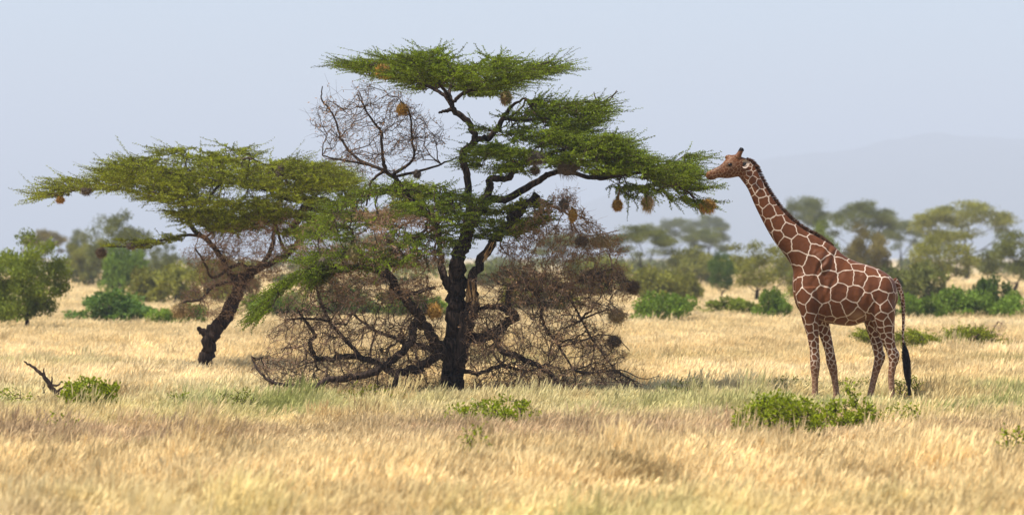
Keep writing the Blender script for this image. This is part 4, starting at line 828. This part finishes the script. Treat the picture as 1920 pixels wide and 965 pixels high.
BG = [
 ('R', 0, 'small_tree', 'small bushy yellow green tree with several thin stems', 50, 99, 158, 424, YGR, None),
 ('B', 3, 'round_bush', 'light green bush at the foot of the small bushy tree', -5, 106, 110, 548, GRN, g1),
 ('B', 0, 'round_bush', 'wide blue green bush behind the dead grey branch', 208, 111, 185, 546, BLG, g1),
 ('B', 1, 'round_bush', 'small green bush behind the stub of the leaning trunk', 335, 108, 125, 566, GRN, g1),
 ('B', 2, 'round_bush', 'pale green bush seen through the left dead twigs', 520, 118, 150, 545, GRN, g1),
 ('B', 0, 'round_bush', 'mid green bush seen through the twigs below the drooping spray', 640, 122, 160, 535, BLG, g1),
 ('B', 1, 'round_bush', 'green bush half hidden behind the thick acacia trunk', 770, 120, 150, 540, GRN, g1),
 ('B', 3, 'round_bush', 'olive bush seen through the right dead twigs', 1010, 135, 170, 520, OLV, g1),
 ('B', 2, 'round_bush', 'green domed bush just clear of the dead twigs, towards the giraffe', 1245, 111, 140, 546, GRN, g1),
 ('B', 0, 'round_bush', 'upright green bush before the giraffe chest', 1447, 119, 84, 541, GRN, g1),
 ('B', 3, 'round_bush', 'low flat green bush beside the upright one', 1370, 126, 115, 560, YGR, g1),
 ('B', 1, 'round_bush', 'leafy green bush behind the giraffe rump and tail', 1722, 119, 110, 548, GRN, g1),
 ('B', 2, 'round_bush', 'widest leafy green bush beyond the thorn shrub', 1808, 122, 140, 536, GRN, g1),
 ('B', 0, 'round_bush', 'green bush past the widest one, away from the giraffe', 1905, 120, 120, 548, GRN, g1),
 ('B', 3, 'round_bush', 'dark taller bush rising behind the widest leafy bush', 1858, 130, 90, 524, DGR, g1),
 ('B', 1, 'round_bush', 'large dull olive bush over the giraffe hindquarters', 1712, 160, 150, 486, DOL, g1),
 ('B', 2, 'round_bush', 'olive bush behind the dark domed one', 1235, 165, 130, 497, OLV, g1),
 ('B', 0, 'round_bush', 'small olive bush in the pale grass gap', 1290, 175, 70, 512, OLV, g1),
 ('B', 1, 'round_bush', 'olive scrub bush in front of the bright dome bush', 310, 165, 150, 488, OLV, g1),
 ('B', 3, 'round_bush', 'olive bush behind the brown twigs of the leaning acacia', 420, 172, 150, 490, OLV, g1),
 ('B', 2, 'round_bush', 'bright green dome bush below the tall hazy tree', 232, 182, 100, 458, GRN, g1),
 ('R', 1, 'bushy_tree', 'broad olive tree with low crown behind the giraffe chest', 1420, 178, 150, 440, OLV, g2),
 ('R', 2, 'bushy_tree', 'narrow dark green tree beside the broad olive one', 1352, 172, 66, 466, DGR, g2),
 ('R', 0, 'bushy_tree', 'brownish dry tree above the giraffe back', 1622, 205, 100, 412, BRO, g2),
 ('R', 1, 'bushy_tree', 'olive green tree under the widest far umbrella crown', 1768, 212, 150, 418, OLV, g2),
 ('R', 2, 'bushy_tree', 'dark olive tree under the far umbrella crown, partly cut off', 1900, 195, 130, 424, DOL, g2),
 ('R', 0, 'bushy_tree', 'yellowish green tree between giraffe neck and brownish tree', 1530, 230, 110, 404, YGR, g2),
 ('U', 0, 'umbrella_tree', 'umbrella tree standing between the dead twigs and the giraffe neck', 1203, 250, 140, 412, DOL, g2),
 ('U', 1, 'umbrella_tree', 'hazy umbrella tree between the dark one and giraffe neck', 1322, 400, 110, 418, DOL, g2),
 ('U', 2, 'umbrella_tree', 'very faint umbrella tree below the hanging golden nests', 1265, 640, 90, 398, DOL, g2),
 ('U', 1, 'umbrella_tree', 'very faint tree below the bough tip nest', 1330, 660, 80, 392, DOL, g2),
 ('U', 2, 'umbrella_tree', 'thin-topped far umbrella tree just behind giraffe neck', 1508, 385, 105, 352, DOL, g2),
 ('U', 0, 'umbrella_tree', 'flat dark umbrella tree rising over the giraffe withers', 1618, 335, 140, 366, DOL, g2),
 ('U', 1, 'umbrella_tree', 'widest umbrella tree on the skyline behind the giraffe', 1812, 305, 205, 362, OLV, g2),
 ('U', 2, 'umbrella_tree', 'low hazy umbrella tree between two larger skyline crowns', 1690, 450, 95, 402, DOL, g2),
 ('R', 1, 'bushy_tree', 'tall dark hazy tree under the olive canopy edge', 226, 235, 130, 380, DOL, g2),
 ('U', 0, 'umbrella_tree', 'pale crooked far tree over the small bushy tree', 84, 300, 95, 424, BRO, g2),
 ('R', 2, 'bushy_tree', 'faint blue grey tree beside the tall dark hazy tree', 146, 380, 44, 424, DOL, g2),
 ('R', 0, 'bushy_tree', 'olive tree crown touching the tall dark hazy tree', 165, 250, 90, 432, OLV, g2),
 ('R', 1, 'bushy_tree', 'dark small tree seen under the low olive bough', 310, 240, 60, 446, DOL, g2),
 ('U', 2, 'umbrella_tree', 'far hazy tree seen through the gap below the low green tier', 690, 330, 130, 430, DOL, g2),
 ('U', 1, 'umbrella_tree', 'far hazy tree seen just right of the broken stem', 1060, 330, 140, 428, DOL, g2),
 ('B', 1, 'round_bush', 'tawny olive bush between giraffe neck base and brownish tree', 1540, 185, 130, 468, OLV, g1),
 ('B', 1, 'round_bush', 'hazy green bush behind the outermost dead twigs', 1120, 200, 130, 472, OLV, g1),
 ('B', 0, 'round_bush', 'hazy olive bush between umbrella tree and narrow dark green tree', 1300, 260, 120, 466, OLV, g1),
]
for a in BG: put(*a)
# far scrub: reads as one mass
def far_scrub():
    ql = QB()
    Ys = np.concatenate([R.uniform(240, 330, 60), R.uniform(330, 850, 420)]); 
    for Y in Ys:
        x = R.uniform(-.36, .36)*Y
        pxx = x/Y*F+960
        if Y < 300 and (1180 < pxx < 1340 or 1640 < pxx < 1990 or 180 < pxx < 400) and R.random() < .75: continue
        W = R.uniform(2.2, 5.5); Hh = R.uniform(.8, 2.2)*(1 if Y < 400 else 1.25); n = 260; z0 = float(gz(x, Y)); t = R.uniform(.6, 1.25)
        for k in range(5):
            c = A(x+R.normal()*W*.22, Y+R.normal()*W*.22, z0+Hh*R.uniform(.35, .72)); d = rv(n//5); p = c+d*A(W*.28, W*.28, Hh*.34)*R.uniform(.4, 1.05, (n//5, 1)); p[:, 2] = np.maximum(p[:, 2], z0+.02)
            leaves(ql, p, nrm(rv(len(p))+A(0, 0, .4)), .42*R.uniform(.6, 1.3, len(p)), .3, t*R.uniform(.7, 1.3, len(p)))
    o = ql.build('far_scrub', M['leaf_far'], kind='stuff'); o.color = (.125, .135, .034, 1); tag(o, 'hazy olive scrub covering the far plain', 'scrub')
far_scrub()
for k in (KB, KU, KR):
    for ms in k:
        for o in ms: bpy.data.objects.remove(o)
# ------------------------------------------------------------------ grass
def grass():
    def clump(seed, nb, rad, hgt, head, wd):
        global R
        keep = R; R = np.random.default_rng(seed); qb = QB()
        a = R.uniform(0, 2*np.pi, nb); r = rad*np.sqrt(R.random(nb)); b = np.stack([r*np.cos(a), r*np.sin(a), np.zeros(nb)-.03], 1)
        h = hgt*R.uniform(.55, 1.15, nb); ln = np.stack([R.normal(.16, .20, nb), R.normal(0, .18, nb)], 1); fw = nrm(np.stack([R.normal(size=nb), R.normal(size=nb), np.zeros(nb)], 1))
        lv = [0, .4, .75, 1.0]; V = np.zeros((nb, 8, 3)); tn = np.zeros((nb, 8)); br = R.uniform(.75, 1.2, nb)
        for i, t in enumerate(lv):
            c = b.copy(); c[:, 2] += h*t*(1-.10*t); c[:, :2] += ln*(h*t*t)[:, None]*1.1
            ww = (wd*(1-.75*t))*np.ones(nb)
            V[:, i*2] = c-fw*ww[:, None]; V[:, i*2+1] = c+fw*ww[:, None]; tn[:, i*2] = tn[:, i*2+1] = br*(.8+.3*t)
        q = np.array([[0, 1, 3, 2], [2, 3, 5, 4], [4, 5, 7, 6]]); qb.add(V.reshape(-1, 3), (np.arange(nb)[:, None, None]*8+q[None]).reshape(-1, 4), tn.ravel())
        m = R.random(nb) < head; top = V[m, 6]; d = nrm(np.stack([ln[m, 0]*1.8+.25, ln[m, 1]*1.6, np.full(m.sum(), .9)], 1))
        for k in range(3):
            leaves(qb, top-d*.03*k, nrm(d+rv(len(top))*.25), R.uniform(.07, .13, len(top)), R.uniform(.010, .017, len(top)), R.uniform(1.1, 1.5, len(top)))
        o = qb.build('grass_clump', M['grass'], kind='stuff'); C.objects.unlink(o); R = keep; return o
    m, t, o = newmat('dry_grass'); M['grass'] = m
    a1 = node(t, 'ShaderNodeAttribute', attribute_name='gcol', attribute_type='INSTANCER'); a2 = node(t, 'ShaderNodeAttribute', attribute_name='tint')
    mu = node(t, 'ShaderNodeVectorMath', operation='SCALE'); t.links.new(a1.outputs['Color'], mu.inputs[0]); t.links.new(a2.outputs['Fac'], mu.inputs['Scale'])
    d = node(t, 'ShaderNodeBsdfDiffuse'); tr = node(t, 'ShaderNodeBsdfTranslucent'); mx = node(t, 'ShaderNodeMixShader'); mx.inputs[0].default_value = .42
    t.links.new(mu.outputs[0], d.inputs[0]); t.links.new(mu.outputs[0], tr.inputs[0]); t.links.new(d.outputs[0], mx.inputs[1]); t.links.new(tr.outputs[0], mx.inputs[2]); t.links.new(mx.outputs[0], o.inputs[0])
    coll = bpy.data.collections.new('grass_sources')
    for i in range(8): coll.objects.link(clump(100+i, 95, .26, .29+.03*(i % 3), .5, .0036))
    for i in range(4): coll.objects.link(clump(200+i, 70, .55, .30, .3, .010))       # wider blades, used far off
    pts = []; 
    def band(y0, y1, dens, marg, far):
        n = int(dens*(y1-y0)*(y0+y1)/2*(.36+2*marg)); y = np.sqrt(R.uniform(y0*y0, y1*y1, n)); x = R.uniform(-1, 1, n)*y*(.18+marg)
        pts.append(np.stack([x, y, np.full(n, far)], 1))
    band(23, 36, 20, .05, 0); band(36, 62, 17, .04, 0); band(62, 90, 9, .07, 0); band(90, 150, 4, .10, 1); band(150, 420, .35, .14, 1)
    p = np.concatenate(pts); x, y, far = p.T; n = len(p); z = gz(x, y); px = x/y*F+960
    hs = R.uniform(.6, 1.2, n)*(.55+.85*fbm(x*.6+3, y*.4+8))*np.where(R.random(n) < .07, 1.45, 1); hs = np.where(y < 36, hs*1.1, hs)
    # lower grass round trunks and under the trees
    dtr = np.hypot((x-bm[0])/3.6, (y-bm[1])/2.6); hs *= np.where(dtr < 1, .72, 1)
    dg_ = np.hypot((x-GP(1590, D)[0])/1.5, (y-D+1.2)/2.6); hs *= np.where(dg_ < 1, .48, 1)
    base = np.tile(A(.65, .505, .265), (n, 1))
    def mixin(col, f): f = np.clip(f, 0, 1)[:, None]; base[:] = base*(1-f)+A(*col)*f
    nz = fbm(x*.22+11, y*.10+4); n2 = fbm(x*.8+2, y*.35+6)
    mixin((.76, .62, .37), (nz-.45)*3.2); mixin((.38, .27, .12), (.45-n2)*3.6)
    mixin((.38, .37, .15), np.exp(-((y-48)/5.5)**2)*(n2*1.6-.32)); mixin((.25, .28, .08), np.exp(-((y-47.5)/4)**2)*np.clip(vnoise(x*.55+9, y*.4)-.45, 0, 1)*2.4)
    mixin((.44, .315, .18), np.exp(-((y-39.5)/2.6)**2)*np.clip(fbm(x*.35+1, y*.3)-.2, 0, 1)*2.1)
    mixin((.46, .42, .16), np.clip((30-y)/4, 0, 1)*np.clip(n2-.35, 0, 1)*1.6)
    mixin((.36, .35, .14), np.exp(-((y-66)/2.5)**2)*np.clip(vnoise(x*.25+4, y*.2)-.5, 0, 1)*2)
    base *= R.uniform(.72, 1.2, (n, 1))*(.82+.36*fbm(x*1.3, y*.7))[:, None]
    me = bpy.data.meshes.new('grass'); me.vertices.add(n); me.vertices.foreach_set('co', np.stack([x, y, z], 1).astype(np.float32).ravel())
    a = me.attributes.new('gcol', 'FLOAT_COLOR', 'POINT'); a.data.foreach_set('color', np.hstack([base, np.ones((n, 1))]).astype(np.float32).ravel())
    a = me.attributes.new('gidx', 'INT', 'POINT'); a.data.foreach_set('value', np.where(far > 0, R.integers(8, 12, n), R.integers(0, 8, n)).astype(np.int32))
    a = me.attributes.new('grot', 'FLOAT_VECTOR', 'POINT'); a.data.foreach_set('vector', np.stack([R.normal(0, .05, n), R.normal(.04, .06, n), R.normal(0, .45, n)], 1).astype(np.float32).ravel())
    sx = R.uniform(.85, 1.2, n)*np.where(far > 0, np.where(y > 150, 3.2, 1.4), 1.0)
    hs = np.where(y > 150, np.minimum(hs, .9), hs)
    a = me.attributes.new('gscl', 'FLOAT_VECTOR', 'POINT'); a.data.foreach_set('vector', np.stack([sx, sx, hs], 1).astype(np.float32).ravel())
    me.materials.append(m)
    go = mkobj('dry_grass', me, None, 'stuff'); tag(go, 'tall dry straw coloured grass covering the plain', 'grass')
    ng = bpy.data.node_groups.new('grass_scatter', 'GeometryNodeTree')
    ng.interface.new_socket('Geometry', in_out='INPUT', socket_type='NodeSocketGeometry'); ng.interface.new_socket('Geometry', in_out='OUTPUT', socket_type='NodeSocketGeometry')
    gi = ng.nodes.new('NodeGroupInput'); go_ = ng.nodes.new('NodeGroupOutput'); ip = ng.nodes.new('GeometryNodeInstanceOnPoints'); ci = ng.nodes.new('GeometryNodeCollectionInfo')
    ci.inputs['Collection'].default_value = coll; ci.inputs['Separate Children'].default_value = True; ci.inputs['Reset Children'].default_value = True
    def na(nm, ty):
        q = ng.nodes.new('GeometryNodeInputNamedAttribute'); q.data_type = ty; q.inputs['Name'].default_value = nm; return q.outputs['Attribute']
    L = ng.links.new
    L(gi.outputs[0], ip.inputs['Points']); L(ci.outputs[0], ip.inputs['Instance']); ip.inputs['Pick Instance'].default_value = True
    L(na('gidx', 'INT'), ip.inputs['Instance Index']); L(na('grot', 'FLOAT_VECTOR'), ip.inputs['Rotation']); L(na('gscl', 'FLOAT_VECTOR'), ip.inputs['Scale'])
    L(ip.outputs[0], go_.inputs[0]); md = go.modifiers.new('scatter', 'NODES'); md.node_group = ng
    print('grass clumps', n)
grass()
